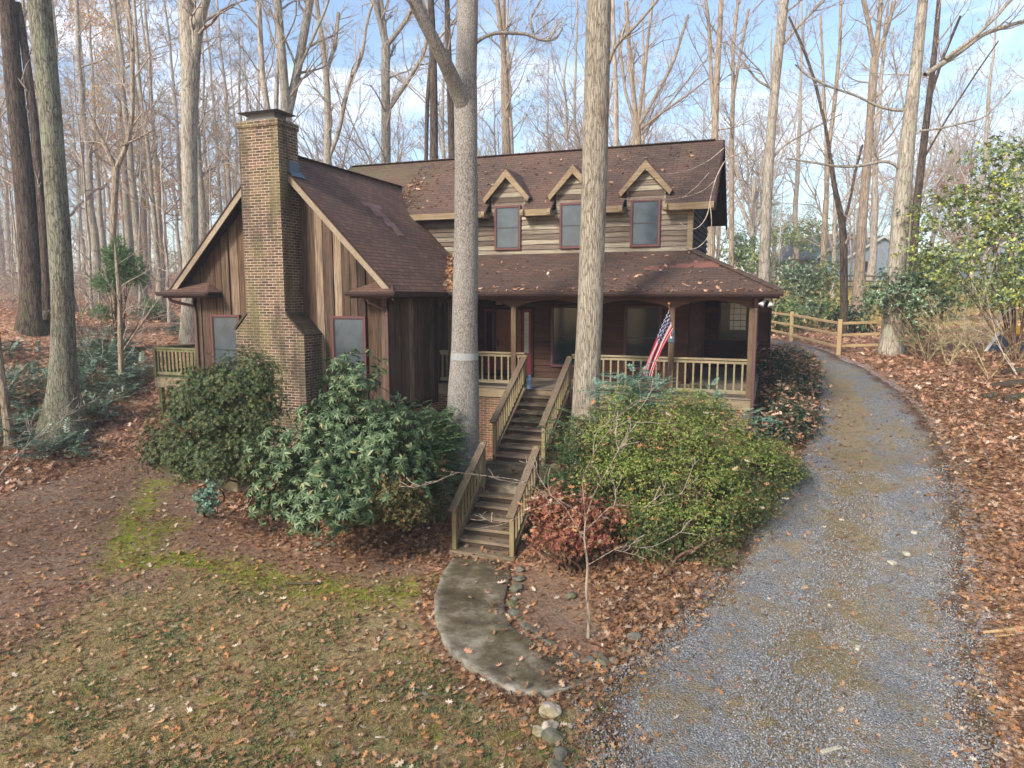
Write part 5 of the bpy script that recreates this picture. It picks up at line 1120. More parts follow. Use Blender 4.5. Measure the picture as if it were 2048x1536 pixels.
def shrub(name, label, specs, kind, mat, tips, size, seed, base, cat='shrub', sub=7, subr=.14, group=None, stem='stem', up=.5, inner=.25, nst=10, extra=None, loose=0, ground=True, lump=.16, mat2=None):
    g = np.random.default_rng(seed); blobs = [blob(*s) for s in specs]; bp = WG(*base) if len(base) == 2 else np.array(base, float)
    e = empty(name, bp, label, cat, group); nc = max(4, tips//sub)
    Cp, Cd = shell(blobs, nc, g, ground, inner, lump)
    i = np.repeat(np.arange(len(Cp)), sub); n = len(i); off = g.normal(size=(n, 3))*subr*np.array([1, 1, .7]); P = Cp[i]+off
    ax = Cd[i]*.8+off/subr*.35+np.array([0, 0, up])+g.normal(size=(n, 3))*.25
    ok = P[:, 2] > gz(P[:, 0], P[:, 1], False)+.02 if ground else np.ones(n, bool)
    P, ax = P[ok], ax[ok]; n = len(P); fr = frames(ax, randdir(n, g)); sz = size*g.uniform(.7, 1.25, n); parts = []
    if kind in ('mahonia',):
        T, Fc = pinnate(); dd = randdir(n, g); dd[:, 2] = np.abs(dd[:, 2])*.35+.05; ax2 = dd+Cd[i][ok]*np.array([.8, .8, .25]); parts.append(scat(T, Fc, P, frames(ax2, np.tile([0, 0, 1.], (n, 1))+g.normal(size=(n, 3))*.2), sz))
    else:
        low = np.zeros(n, bool) if mat2 is None else (Cd[i][ok][:, 2]+.5*snoise(P[:, 0], P[:, 2]*1.3+P[:, 1], 2.3, 4)+g.normal(size=n)*.15) < .3  # leaves not facing up take mat2, whose darker colour paints in shade
        p2 = []
        for v in range(3):
            T, Fc = KINDS[kind](v); s_ = (np.arange(n) % 3 == v) & ~low; parts.append(scat(T, Fc, P[s_], fr[s_], sz[s_]))
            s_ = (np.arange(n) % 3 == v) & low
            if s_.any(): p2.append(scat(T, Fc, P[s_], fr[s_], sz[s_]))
        if p2: scat_obj('shaded_foliage', p2, M[mat2], e)
    scat_obj('foliage', parts, M[mat], e)
    if extra:                            # dead leaves caught in the shrub
        ne, mt = extra; k = g.integers(0, len(P), ne); pos = P[k]+Cd[i][ok][k]*.05+[0, 0, .05]; scat_obj('caught_leaves', [oak_leaves(pos, g, .13)], M[mt], e)
    ln = []
    for j in range(nst):
        t = Cp[g.integers(len(Cp))]; b0 = bp+g.normal(size=3)*[.12, .12, 0]; m1 = b0+(t-b0)*.45+g.normal(size=3)*.18+[0, 0, .12]; Q, q = smooth_path(np.array([b0-[0, 0, .1], b0*.7+m1*.3+g.normal(size=3)*.05, m1, (m1+t)/2+g.normal(size=3)*.1, t]), np.array([.035, .03, .022, .014, .006]), 12); ln.append((Q, q))
        for _ in range(4):
            k = g.integers(4, 11); t2 = Cp[np.argsort(((Cp-Q[k])**2).sum(1))[g.integers(0, 12) % len(Cp)]]; ln.append((np.array([Q[k], (Q[k]+t2)/2+g.normal(size=3)*.06, t2]), np.array([.012, .009, .004])))
    tubes_obj('stems', [(ln, 6)], M[stem], e); return e
OAK = [(0, 0, 0), (-.05, .16, .01), (-.24, .2, .09), (-.1, .36, .0), (-.36, .56, .13), (-.1, .6, 0), (-.24, .9, .1), (-.05, .84, 0), (0, 1.1, -.05), (.06, .84, 0), (.22, .92, .08), (.1, .59, .0), (.34, .5, .12), (.09, .35, 0), (.22, .18, .08), (.04, .16, .01)]
OAKF = [tuple(range(16))]
def oak_leaves(pos, g, size, flat=.35):
    n = len(pos); nn = np.tile([0, 0, 1.], (n, 1))+g.normal(size=(n, 3))*flat; a = g.uniform(0, 6.28, n); d = np.stack([np.cos(a), np.sin(a), g.normal(size=n)*flat], 1)
    T = np.array(OAK); T[:, 1] -= .5; T[:, 2] += .5*T[:, 1]**2; return scat(T, OAKF, pos, frames(d, nn), size*g.uniform(.55, 1.3, n))
# left of the steps
shrub('pieris_shrub', 'broad dark green fine-leaved shrub with yellowish tips, left of the brick chimney foot', [(400,790,14.2,55,42),(470,770,14.2,70,45),(510,745,14.2,38,30),(410,830,14.2,70,38),(500,830,14.2,45,42),(345,895,13.9,52,38),(420,915,13.8,60,36),(500,905,13.9,42,40),(530,800,14.2,25,30),(380,945,13.8,22,12),(440,940,13.8,26,12)], 'pieris', 'pieris', 14000, .052, 41, (492, 968), stem='stem', nst=18, sub=14, subr=.13, inner=.15, lump=.34)
shrub('rhododendron_shrub', 'large rhododendron with whorled drooping leathery leaves before the wing windows', [(700,760,13.6,50,52),(690,840,13.2,82,60),(640,905,12.8,95,58),(570,900,12.7,55,38),(760,890,12.8,75,65),(620,985,12.2,85,52),(700,985,12.3,80,55),(550,985,12.3,45,30),(640,1030,11.9,60,30),(790,960,12.7,50,50)], 'rhodo', 'rhodo', 2500, .12, 42, (690, 1050), nst=18, sub=6, subr=.17, inner=.2, lump=.3)
shrub('mahonia_shrub', 'dark glossy shrub with compound leaves hugging the lower left handrail', [(840,870,14.6,56,40),(790,850,14.4,50,34),(868,925,14.2,40,46),(830,985,13.6,38,40),(880,865,15,36,26),(820,925,13.9,46,42)], 'mahonia', 'mahonia', 2200, .25, 43, (860, 1050), sub=6, subr=.16, extra=(50, 'litter'))
shrub('brown_azalea_shrub', 'dull olive-brown twiggy shrub at the foot of the rhododendron, beside the lower steps', [(775,985,12.6,58,46),(815,1015,12.6,36,30),(735,1005,12.4,38,34)], 'azalea', 'box_dark', 7000, .05, 44, (800, 1060), sub=9, subr=.1, inner=.4, extra=(120, 'litter'))
shrub('seedling_shrub', 'little blue-green seedling shrub alone on the bare soil left of the rhododendron', [(410,1000,13.4,22,22),(425,975,13.4,10,14)], 'holly', 'mahonia_blue', 160, .07, 45, (412, 1024), sub=4, subr=.08, nst=4)
# right of the steps
shrub('green_azalea_shrub', 'huge rounded yellow-green shrub filling the bed before the right half of the porch', [(1330,880,13.6,110,75),(1240,880,13.5,90,70),(1440,900,13.8,90,65),(1500,940,13.6,80,62),(1380,970,12.8,125,80),(1270,985,12.6,95,75),(1400,1050,12.2,90,65),(1300,1050,12.0,80,60),(1460,1010,12.8,80,55),(1390,815,14.2,50,35),(1545,925,14,38,40),(1220,950,12.8,60,60)], 'small', 'box', 38000, .04, 46, (1340, 1120), sub=12, subr=.11, inner=.3, extra=(800, 'litter'), nst=22, up=.8, lump=.32, mat2='box_shade')
shrub('stair_mahonia_shrub', 'upright compound-leaved green shrub crowding the right side of the upper steps', [(1150,880,14.6,30,30),(1125,930,14.2,26,40),(1165,940,13.8,42,44),(1125,985,13.6,32,26),(1112,842,14.6,14,8),(1180,870,14.6,22,26)], 'mahonia', 'mahonia', 800, .25, 47, (1120, 1010), sub=6, subr=.15)
shrub('tall_mahonia_shrub', 'pale blue-green compound-leaved stalk standing under the flag', [(1255,765,14.6,28,24),(1290,790,14.6,30,22),(1235,790,14.6,30,30),(1265,820,14.5,40,25)], 'mahonia', 'mahonia_blue', 330, .34, 48, (1262, 905), sub=5, subr=.1, nst=5)
shrub('porch_mahonia_shrub', 'small pale green compound-leaved tuft against the right porch railing', [(1412,795,15.2,22,22),(1408,815,15.1,24,14)], 'mahonia', 'mahonia_blue', 90, .27, 49, (1410, 900), sub=5, subr=.09, nst=3)
shrub('corner_mahonia_shrub', 'blue-green compound-leaved tuft at the porch corner below the downspout', [(1482,842,14.7,38,16)], 'mahonia', 'mahonia_blue', 90, .24, 50, (1482, 900), sub=5, subr=.09, nst=3)
shrub('red_leaved_shrub', 'low rusty red shrub beside the right handrail of the lower steps', [(1110,1012,12.1,48,28),(1155,1030,11.9,46,30),(1092,1050,12.1,34,30),(1190,1020,11.7,40,34),(1130,1080,11.6,40,22),(1200,1070,11.6,36,28)], 'azalea', 'redleaf', 1700, .06, 51, (1150, 1130), sub=12, subr=.11, inner=.6, extra=(520, 'litter'), nst=26, lump=.5)
shrub('hedge_shrub', 'dark green hedge strewn with brown leaves along the right side of the porch', [(1560,735,22.5,50,32),(1585,780,20.5,52,42),(1570,830,18.6,52,44),(1570,850,17.4,40,42),(1548,870,16.8,34,32),(1590,740,22.5,38,30)], 'azalea', 'hedge', 12000, .055, 52, (1590, 885), sub=9, subr=.13, inner=.25, extra=(5200, 'litter_rust'), nst=8)
shrub('seedling_shrub', 'small green seedling on the gravel edge right of the huge yellow-green shrub', [(1590,945,14.2,18,10)], 'azalea', 'weed', 160, .06, 53, (1590, 960), sub=5, subr=.09, nst=3)
# left woodland ground shrubs
fern = [((60,790,23.5,80,50),(20,830,22.5,50,40)), ((200,780,24,45,42),(235,800,23.5,40,30)), ((170,720,27,50,32),(215,700,28,38,25)), ((40,720,27,60,35),(70,690,28.5,40,28)), ((120,905,19.2,38,16),(95,885,19.6,30,14)), ((215,740,26,60,38),(255,770,25,40,32)), ((10,880,19.8,26,20),), ((190,840,22,40,26),), ((60,860,21.3,34,26),), ((310,640,34,22,20),), ((370,668,31,18,14),), ((235,725,27.5,20,14),)]
FL = ['wide bank of glossy dark shrubs left of the massive mossy oak', 'silvery shrub bank just right of the massive mossy oak, near its foot', 'silvery shrubs up the slope right of the mossy oak', 'dark green shrubs up the slope at the left edge', 'small compound-leaved plant right at the foot of the mossy oak', 'bright silvery shrub mass between the mossy oak and the slender deck-side tree', 'pale shrub tuft at the left edge, beside the cut yellow trunk', 'low silvery shrub near the right root of the mossy oak', 'dark shrub tucked against the left root of the mossy oak', 'small green shrub high on the leafy slope behind the deck', 'small dark shrub seen above the deck railing', 'tiny shrub behind the slender deck-side tree']
for k, (sp, lb) in enumerate(zip(fern, FL)):
    c = sp[0]; b = W(c[0], c[1]+c[4], c[2]); zb = float(gz(b[0], b[1], False)); a = c[3]*c[2]/F*c[4]*c[2]/F
    shrub('woodland_shrub', lb, [s+(1.3,) for s in sp], 'mahonia', 'fernblue', int(120+260*a*len(sp)), .42, 60+k, (b[0], b[1], zb), sub=5, subr=.2, nst=4, group=None)
# right side evergreens
shrub('holly_tree', 'tall bright yellow-green holly filling the right edge', [(2010,330,24,60,60),(1990,430,24,70,60),(2040,500,23,60,70),(1960,500,23.5,70,50),(1890,530,24,60,38),(2030,570,23,60,40),(1850,500,25,46,32),(1880,420,25,40,28),(1940,390,25,40,30),(1830,440,25.5,30,22)], 'holly', 'holly', 2300, .115, 81, (2035, 720), cat='tree', sub=7, subr=.24, nst=14, inner=.4, stem='stem', ground=True, lump=.3)
shrub('holly_shrub', 'loose dark glossy evergreen growing in front of the pale fence trunk', [(1790,600,25.5,50,24),(1850,590,25,56,28),(1835,645,25,26,34),(1765,590,26,36,20),(1880,600,25,46,30),(1820,560,25.5,46,22)], 'holly', 'holly_dark', 1150, .11, 82, (1850, 722), sub=7, subr=.2, nst=12, inner=.4, lump=.3)
TH = [((1600,560,38,46,50),(1590,620,36,46,34)), ((1648,560,39,26,50),(1640,620,37,30,32)), ((1500,520,44,45,35),), ((1715,648,33,36,20),(1695,630,34,20,18)), ((1560,630,34,34,32),), ((1960,585,40,80,30),(2040,550,40,60,40)), ((1480,490,60,30,30),), ((1600,470,58,60,28),), ((1850,530,50,60,26),)]
TL = ['grey-green thicket behind the left fence post', 'tall leafy thicket left of the crooked dark trunk', 'silvery thicket beside the dark gable end', 'dark blue-green rounded bush just behind the fence corner', 'yellow-green bush by the porch corner behind the fence', 'evergreen thicket behind the holly', 'distant pale thicket right of the roof end', 'far yellow-green thicket under the trees', 'far thicket before the grey house']
for k, (sp, lb) in enumerate(zip(TH, TL)):
    c = sp[0]; b = W(c[0], c[1]+c[4], c[2]); zb = float(gz(b[0], b[1], False)); a = sum(s[3]*s[4]*s[2]**2/F/F for s in sp)
    shrub('thicket_shrub', lb, list(sp), 'azalea', 'hedge' if k == 3 else ('holly_dark' if k in (0, 6) else 'thicket'), int(150+260*a), .16, 90+k, (b[0], b[1], zb), sub=7, subr=.28, nst=6, inner=.5, ground=False, lump=.35)
# small cedar
cg = np.random.default_rng(3)
shrub('cedar_tree', 'small feathery green cedar rising behind the slender deck-side tree', [(240,515,27,26,18),(232,548,27,34,14),(275,555,27,16,10),(262,530,27,18,14),(218,570,27,22,12),(200,625,27,18,9),(300,610,27,14,7),(243,490,27,10,10)], 'needle', 'cedar', 1500, .16, 71, (240, 700), cat='tree', sub=8, subr=.14, nst=10, inner=.3, ground=False, lump=.3)
# bare shrubs
def bareshrub(name, label, base, fw, seed, h, n=5, mat='stem_pale', spread=.5, r=.03, kids=(6, 5, 4), cat='shrub', group=None):
    g = np.random.default_rng(seed); b = W(base[0], base[1], fw); b[2] = float(gz(b[0], b[1], False)); e = empty(name, b, label, cat, group); out = [[], [], [], []]
    for i in range(n):
        a = g.uniform(0, 6.28); limb(b+[0, 0, -.05], (math.cos(a)*spread, math.sin(a)*spread, 1), h*g.uniform(.7, 1.1), r*.7*g.uniform(.6, 1.1), 0, out, g, .1, 3, kids, .004)
    tubes_obj('stems', [(out[0], 8), (out[1], 5), (out[2], 4), (out[3], 3)], M[mat], e)
bareshrub('bare_shrub', 'crooked pale-stemmed bare shrub among the leaves between holly and drive', (1897, 736), 23.2, 5, 2.6, 3, spread=.45, r=.045)
bareshrub('bare_shrub', 'bare twiggy shrub left of the crooked pale-stemmed one', (1855, 722), 24.4, 6, 2.0, 5)
bareshrub('bare_shrub', 'greyish bare shrub nearest the log pile', (1978, 758), 20.5, 7, 2.4, 4, spread=.6)
bareshrub('bare_shrub', 'spreading pale bare branches at the right edge above the logs', (2046, 700), 20, 8, 3.2, 5, spread=.9, mat='twig_pale')
bareshrub('bare_shrub', 'whitish bare twigs spreading in front of the mossy oak', (-30, 760), 17.5, 9, 4.4, 6, spread=1.1, mat='twig_pale', r=.025)
bareshrub('bare_shrub', 'bare sprouts at the foot of the slender deck-side tree', (215, 760), 25, 14, 3.0, 4, spread=.35, r=.02, mat='twig')
sp = pxtree('dogwood_sapling', 'thin tan sapling with arching bare branches in the bed beside the curved path', [(1176,1290,7),(1178,1230,6.5),(1172,1180,6),(1176,1130,5),(1168,1075,4),(1172,1030,3)], 9.75, 'bark_warm',
    [[(1172,1035,2),(1150,1000,2),(1090,950,1.8),(1030,935,1.5),(985,922,1)], [(1172,1035,2.4),(1190,990,2),(1230,930,1.8),(1262,880,1.3),(1290,850,1)], [(1168,1080,2),(1130,1010,2),(1070,1040,1.6),(1020,1080,1.4),(960,1100,1)], [(1176,1130,2),(1210,1095,2),(1240,1110,1.5),(1255,1145,1)], [(1172,1060,2),(1220,1010,2),(1290,1020,1.6),(1360,990,1)], [(1170,1030,2),(1140,960,1.6),(1145,900,1.3),(1160,850,1)]], 15, -9, 0, .9, 10, flare=.1, cat='sapling', twig='twig', sidek=3)
# cut trunk at left edge
pxtree('stump_trunk', 'yellowish bare trunk stub at the left edge', [(20,880,22),(12,820,20),(4,760,18),(-4,700,17),(-14,600,15)], 19.6, 'bark_warm', [], 19, 2, 0, .9, 14)
# ------------------------------------------------------------------ fences
def rail_fence(name, label, posts, heights, ph, mat, rw=.1, over=.1):
    e = empty(name, posts[0], label, 'fence'); fr = random.Random(4)
    for p in posts:
        mb = MB(); mb.bar((p[0], p[1], p[2]-.3), (p[0]+fr.uniform(-.02, .02), p[1], p[2]+ph), .15, .13, up=(0, 1, 0)); mb.build('post', M[mat], e, bevel=.012)
    for a, b in zip(posts[:-1], posts[1:]):
        for h in heights:
            mb = MB(); a_ = np.array(a)+[0, 0, h+fr.uniform(-.02, .02)]; b_ = np.array(b)+[0, 0, h+fr.uniform(-.02, .02)]; mb.bar(a_, b_, .05, rw); mb.build('rail', M[mat], e, bevel=.01)
def gp(px, py, fw): p = W(px, py, fw); p[2] = float(gz(p[0], p[1], False)); return p
pts = [gp(1500, 660, 36), gp(1582, 683, 30), gp(1677, 704, 26), gp(1826, 700, 26.4), gp(1978, 694, 27), gp(2130, 694, 27.5)]
rail_fence('split_rail_fence', 'fresh tan split-rail fence with three rails bending beside the gravel drive', pts, (.28, .7, 1.12), 1.28, 'fence')
pts = [gp(x, 560, 60) for x in (1430, 1505, 1580, 1655, 1730, 1805, 1880)]
rail_fence('pasture_fence', 'old grey split-rail fence far beyond the sunny grass', pts, (.3, .75, 1.2), 1.35, 'fence_old', .13)
# ------------------------------------------------------------------ far houses
def far_house(px, fw, w, d, hwall, hroof, rot, label, wall, roof):
    b = gp(px, 560, fw); e = empty('neighbour_house', b, label, 'house'); e.rotation_euler = (0, 0, rot); b0 = np.zeros(3); z0 = b[2]
    ORG[e.name] = np.zeros(3)
    mb = MB(); mb.prism([(-w/2, 0, -.5), (w/2, 0, -.5), (w/2, 0, hwall), (0, 0, hwall+hroof), (-w/2, 0, hwall)], (0, d, 0)); mb.build('wall', M[wall], e)
    for s in (1, -1):
        mb = MB(); mb.prism([(0, -.4, hwall+hroof+.02), (s*(w/2+.4), -.4, hwall-.25), (s*(w/2+.4), -.4, hwall-.1), (0, -.4, hwall+hroof+.2)], (0, d+.8, 0)); mb.build('roof', M[roof], e)
    for s in (1, -1):
        mb = MB(); mb.prism([(0, -.46, hwall+hroof+.2), (s*(w/2+.45), -.46, hwall-.1), (s*(w/2+.45), -.46, hwall-.4), (0, -.46, hwall+hroof-.12)], (0, .05, 0)); mb.build('gable_trim', M['white'], e)
    for xx in (-w*.22, w*.22): mb = MB(); mb.box(xx-.5, xx+.5, -.05, .02, .9, 2.2); mb.build('window', M['glass'], e)
far_house(1760, 88, 9, 12, 2.6, 2.6, R(20), 'pale blue-grey house with a white-trimmed gable seen between the right trunks', 'housegrey', 'houseroof')
far_house(1694, 96, 10, 11, 2.8, 3.2, R(35), 'brown-walled house partly hidden left of the blue-grey one', 'housebrown', 'houseroof')
far_house(2040, 92, 12, 9, 3, 2.6, R(10), 'pale house glimpsed behind the holly at the right edge', 'housegrey', 'houseroof')
# ------------------------------------------------------------------ stones
def rocks(name, label, cat, spots, group=None, zoff=0, seed=1, each=None, pale=0):
    g = np.random.default_rng(seed)
    for k, (px, py, w, h) in enumerate(spots):
        p = WG(px, py); dist = fwd(p[0], p[1]); a = w*.5*dist/F*1.35; c = h*.5*dist/F*1.3
        import bmesh
        b = bmesh.new(); bmesh.ops.create_icosphere(b, subdivisions=3, radius=1); sd = g.uniform(0, 50); cuts = [(randdir(1, g)[0], g.uniform(.6, .85)) for _ in range(9)]
        for v in b.verts:
            q = np.array(v.co)
            for d, t in cuts:
                s = q@d
                if s > t: q = q-d*(s-t)*.85
            q = q*(1+.07*math.sin(q[0]*5+sd)+.06*math.sin(q[1]*7+sd*2)+.05*math.sin(q[2]*9)); v.co = (q[0]*a, q[1]*(a+c)*.55, q[2]*min(c, a)*.75)
        me = bpy.data.meshes.new(name); b.to_mesh(me); b.free(); me.materials.append(M['stone_pale'] if each and k < pale else M['stone']); o = bpy.data.objects.new(name, me); C.objects.link(o)
        o.location = (p[0], p[1], p[2]+c*.25+zoff); o.rotation_euler = (0, 0, g.uniform(-.5, .5)); o.data.polygons.foreach_set('use_smooth', np.zeros(len(me.polygons), bool)); setp(o, each[k] if each else label, cat, group)
rocks('rock', '', 'rock', [(1100,1428,42,34),(1098,1460,26,40),(1078,1468,24,26),(1103,1480,38,36),(1120,1515,28,46),(1108,1540,40,30)], None, 0, 3,
    ['pale flat-topped rock at the top of the small rock heap below the path end', 'orange-tan upright rock in the middle of the rock heap below the path', 'grey rock on the left side of the small rock heap', 'mossy boulder lowest in the cluster of the small rock heap', 'long grey rock standing apart just below the heap', 'half-buried grey rock at the bottom edge of the photo'], pale=3)
rocks('rock', '', 'rock', [(1203,1328,26,24),(1226,1326,20,20),(635,1092,20,12),(663,1092,22,12),(1143,1196,20,18),(1545,990,28,14),(1524,1030,30,12)], None, 0, 5,
    ['angular green-grey rock where the path meets the gravel', 'smaller rock touching the angular one by the gravel', 'left one of two small rocks under the rhododendron', 'right one of two small rocks under the rhododendron', 'lone blue-grey rock in the bare bed near the sapling', 'flat rock under the right edge of the huge green shrub', 'dark flat rock on the leaf strip beside the drive'])
edge = [(1033,1140),(1030,1160),(1026,1178),(1022,1198),(1016,1212),(1024,1228),(1031,1240),(1042,1254),(1052,1264),(1062,1268),(1074,1278),(1088,1290),(1104,1302),(1140,1314),(1170,1324),(1185,1310),(1240,1300),(1262,1276),(1300,1262)]
rocks('edging_stone', 'small mossy stone in the row edging the curved path and bed', 'stone', [(x+8, y, 16+6*((i*7) % 3), 12+3*(i % 3)) for i, (x, y) in enumerate(edge)], 'stones edging the path', 0, 9)
# flat paver chips in the drive
pv = [(1838,1058,14,7),(1828,1068,12,6),(1800,1116,16,8),(1784,1128,13,8),(1800,1138,12,8),(1812,1110,12,6),(1722,1290,6,26),(1716,1300,8,10),(1745,1262,6,14),(1662,1505,10,30),(1608,1342,8,10),(1850,1056,12,6)]
for i, (px, py, w_, h_) in enumerate(pv):
    p = WG(px, py); s = fwd(p[0], p[1])/F; mb = MB(); a, b_ = w_*s*.5, max(h_*s*.9, .05); mb.box(-a, a, -b_, b_, -.02, .03); o = mb.build('paver_chip', M['cream'] if i % 2 else M['stone'], org=(0, 0, 0), bevel=.006)
    o.location = (p[0], p[1], p[2]+.02); o.rotation_euler = (0, 0, i*1.3); setp(o, 'broken pale paver piece lying flush in the gravel drive', 'paver', 'broken pavers in the drive')
# ------------------------------------------------------------------ logs and sticks
def log(label, pts, fw, mat='log', name='log', cat='log', on=True):
    P, r = pathw(pts, fw)
    P[:, 2] = gz(P[:, 0], P[:, 1], False)+r*.7+(0 if on else np.array([0]*len(P)))
    Q, q = smooth_path(P, r, 16); q[0] *= .98; V, L = bark_tube(Q, q, 16, .08, 8, 2); c0 = len(V); V = np.concatenate([V, [Q[0], Q[-1]]]); n = 16; 
    loops = list(L.ravel()); tot = [4]*len(L)
    for i in range(n): loops += [c0, (i+1) % n, i]; tot.append(3); loops += [c0+1, (15*n)+i, 15*n+(i+1) % n]; tot.append(3)
    me = rawmesh(name, V-P[0], loops, tot); o = link(name, me, M[mat], None, P[0], True); setp(o, label, cat)
log('thick pale fallen branch lying highest in the log pile', [(2006,744,16),(2040,742,18),(2090,744,18)], 21)
log('blackened flat log in the middle of the pile', [(1978,778,16),(2010,786,20),(2060,792,22)], 19.2, 'log')
log('short sawn log lying end-on below the blackened log', [(1966,800,18),(1990,802,18)], 18.4, 'bark_dark')
log('dark rotten log at the right edge under the pile', [(2010,812,24),(2070,820,26)], 17.9, 'bark_dark')
log('tan stick on the dark soil at the lower right edge', [(1965,1272,8),(2000,1290,9),(2060,1312,12)], 9.6, 'fence', 'stick', 'stick')
log('second thin stick crossing the tan one at lower right', [(1990,1275,5),(2030,1296,6)], 9.5, 'fence', 'stick', 'stick')
log('dark short branch on the leaves near the yellow plastic', [(1998,722,7),(2022,720,7)], 22.5, 'log', 'stick', 'stick')
log('small dark stick under the rhododendron', [(570,1080,7),(635,1084,7)], 11.9, 'log', 'stick', 'stick')
log('grey twig on the lawn at lower left of the path', [(750,1465,4),(770,1442,5)], 7.6, 'twig_pale', 'stick', 'stick')
log('dark bent twig on the bare soil at left', [(136,1140,5),(142,1152,5),(160,1150,4)], 12, 'log', 'stick', 'stick')
# tarp and yellow plastic by the fence
b = gp(2005, 706, 25.2); e = empty('tarp_cover', b, 'dark tarp over a low heap with a white pole along its edge, by the fence', 'tarp')
mb = MB(); 
q = [b+[-.55, -.2, .0], b+[.75, -.35, 0], b+[.9, .7, 0], b+[-.1, .8, 0], b+[-.1, .1, .72], b+[.5, .05, .6], b+[.6, .5, .55], b+[.1, .55, .68]]
mb.add(q, [(0, 1, 5, 4), (1, 2, 6, 5), (2, 3, 7, 6), (3, 0, 4, 7), (4, 5, 6, 7), (3, 2, 1, 0)]); mb.build('cover', M['tarp'], e, bevel=.03)
mb = MB(); mb.bar(b+[-.6, -.26, .05], b+[-.08, .04, .85], .09, .05); mb.build('pole', M['white'], e)
o = MB(); o.bar(b+[-.25, .2, .75], b+[.55, .25, .82], .35, .34); y = o.build('yellow_crate', M['yellow'], org=b+[0, 0, .7], bevel=.06); setp(y, 'bright yellow plastic piece resting on top of the dark tarp', 'crate')
# ------------------------------------------------------------------ flag on the porch post
fb = np.array([COLS[3]+.01, PF-.03, 1.49]); tip = W(1338, 610, fwd(COLS[3]-.25, PF-.75)); 
fg = empty('flag', fb, 'faded stars and stripes flag drooping from a pole on the porch post', 'flag')
mb = MB(); tubes_obj('pole', [([(np.array([fb, fb*.5+tip*.5, tip]), np.array([.014, .014, .013]))], 10)], M['copper'], fg)
cone(tip, (0, 0, 1), .03, .03, .06, 'finial', 'copper', fg)
# cloth grid: hoist along the pole (u), hanging down (v)
def flag_mesh():
    fw0 = fwd(COLS[3]-.3, PF-.7); hp = [(1337,624),(1338,632),(1340,640),(1343,648),(1345,655)]
    L = [(1337,618),(1322,650),(1305,690),(1294,715),(1286,738),(1281,757)]       # left (top-hoist to fly) edge
    Rr = [(1346,664),(1338,676),(1326,698),(1316,722),(1309,742),(1306,757)]
    NU, NV = 40, 66
    def path(L):
        P = np.array([W(a, b, fw0) for a, b in L]); return resample(P, NV+1)
    A, B = path(L), path(Rr); V = np.zeros((NV+1, NU+1, 3))
    for j in range(NV+1):
        t = j/NV
        for i in range(NU+1):
            s = i/NU; p = A[j]*(1-s)+B[j]*s; amp = .05*(.3+t); dy = amp*math.sin(s*11+t*2.2)+.03*math.sin(s*23+1); V[j, i] = p+np.array([SI*0+dy*.35, dy, .02*math.sin(s*9+t*5)])
    return V, NU, NV
V, NU, NV = flag_mesh(); idx = np.arange((NU+1)*(NV+1)).reshape(NV+1, NU+1); q = np.stack([idx[:-1, :-1], idx[:-1, 1:], idx[1:, 1:], idx[1:, :-1]], -1).reshape(-1, 4)
me = rawmesh('cloth', V.reshape(-1, 3)-ORG[fg.name], q, np.full(len(q), 4))
uv = me.uv_layers.new(name='UVMap'); vi = np.zeros(len(me.loops), np.int32); me.loops.foreach_get('vertex_index', vi)
uu = np.stack([(vi//(NU+1))/NV, 1-(vi % (NU+1))/NU], 1); uv.data.foreach_set('uv', uu.ravel().astype(np.float32))
t = NT('flag_cloth'); s = t.n('ShaderNodeSeparateXYZ'); t.l(t.n('ShaderNodeUVMap').outputs[0], s.inputs[0]); u, v = s.outputs[0], s.outputs[1]
st = t.math('MODULO', t.math('FLOOR', t.math('MULTIPLY', v, 13)), 2.0)      # 13 stripes, red outermost
col = t.mix(t.math('LESS_THAN', st, .5), (226, 208, 206), (182, 40, 62))
can = t.math('MULTIPLY', t.math('LESS_THAN', u, .4), t.math('GREATER_THAN', v, 6/13))
su = t.math('MULTIPLY', u, 11/.4); sv = t.math('MULTIPLY', t.math('SUBTRACT', v, 6/13), 9/(7/13))
def dist(a): return t.math('SUBTRACT', t.math('FRACT', a), .5)
rr = t.math('SQRT', t.math('ADD', t.math('POWER', t.math('MULTIPLY', dist(su), 1.0), 2.0), t.math('POWER', t.math('MULTIPLY', dist(sv), 1.0), 2.0)))
par = t.math('MODULO', t.math('ADD', t.math('FLOOR', su), t.math('FLOOR', sv)), 2.0)
star = t.math('MULTIPLY', t.math('LESS_THAN', rr, .42), t.math('LESS_THAN', par, .5))
col = t.mix(can, col, t.mix(star, (52, 50, 92), (214, 212, 220))); M['flagm'] = t.bsdf(col, .8, spec=.1, transl=.3, tcol=col)
link('cloth', me, M['flagm'], fg, smooth=True)
# blue glazed figurine on the top step
p = np.array([-6.02, PF-.12, 0.]); fo = empty('garden_ornament', p, 'small blue-glazed figurine standing at the top of the porch steps', 'ornament')
prof = [(0, .001), (.0, .11), (.03, .1), (.06, .075), (.2, .06), (.26, .085), (.3, .09), (.33, .06), (.36, .045), (.39, .06), (.43, .055), (.46, .02), (.47, .001)]
tubes_obj('figure', [([(np.array([p+[0, 0, a*.85+.0] for a, _ in prof])+np.array([[1e-5*i, 0, 0] for i in range(len(prof))]), np.array([b for _, b in prof]))], 20)], M['blueglass'], fo)
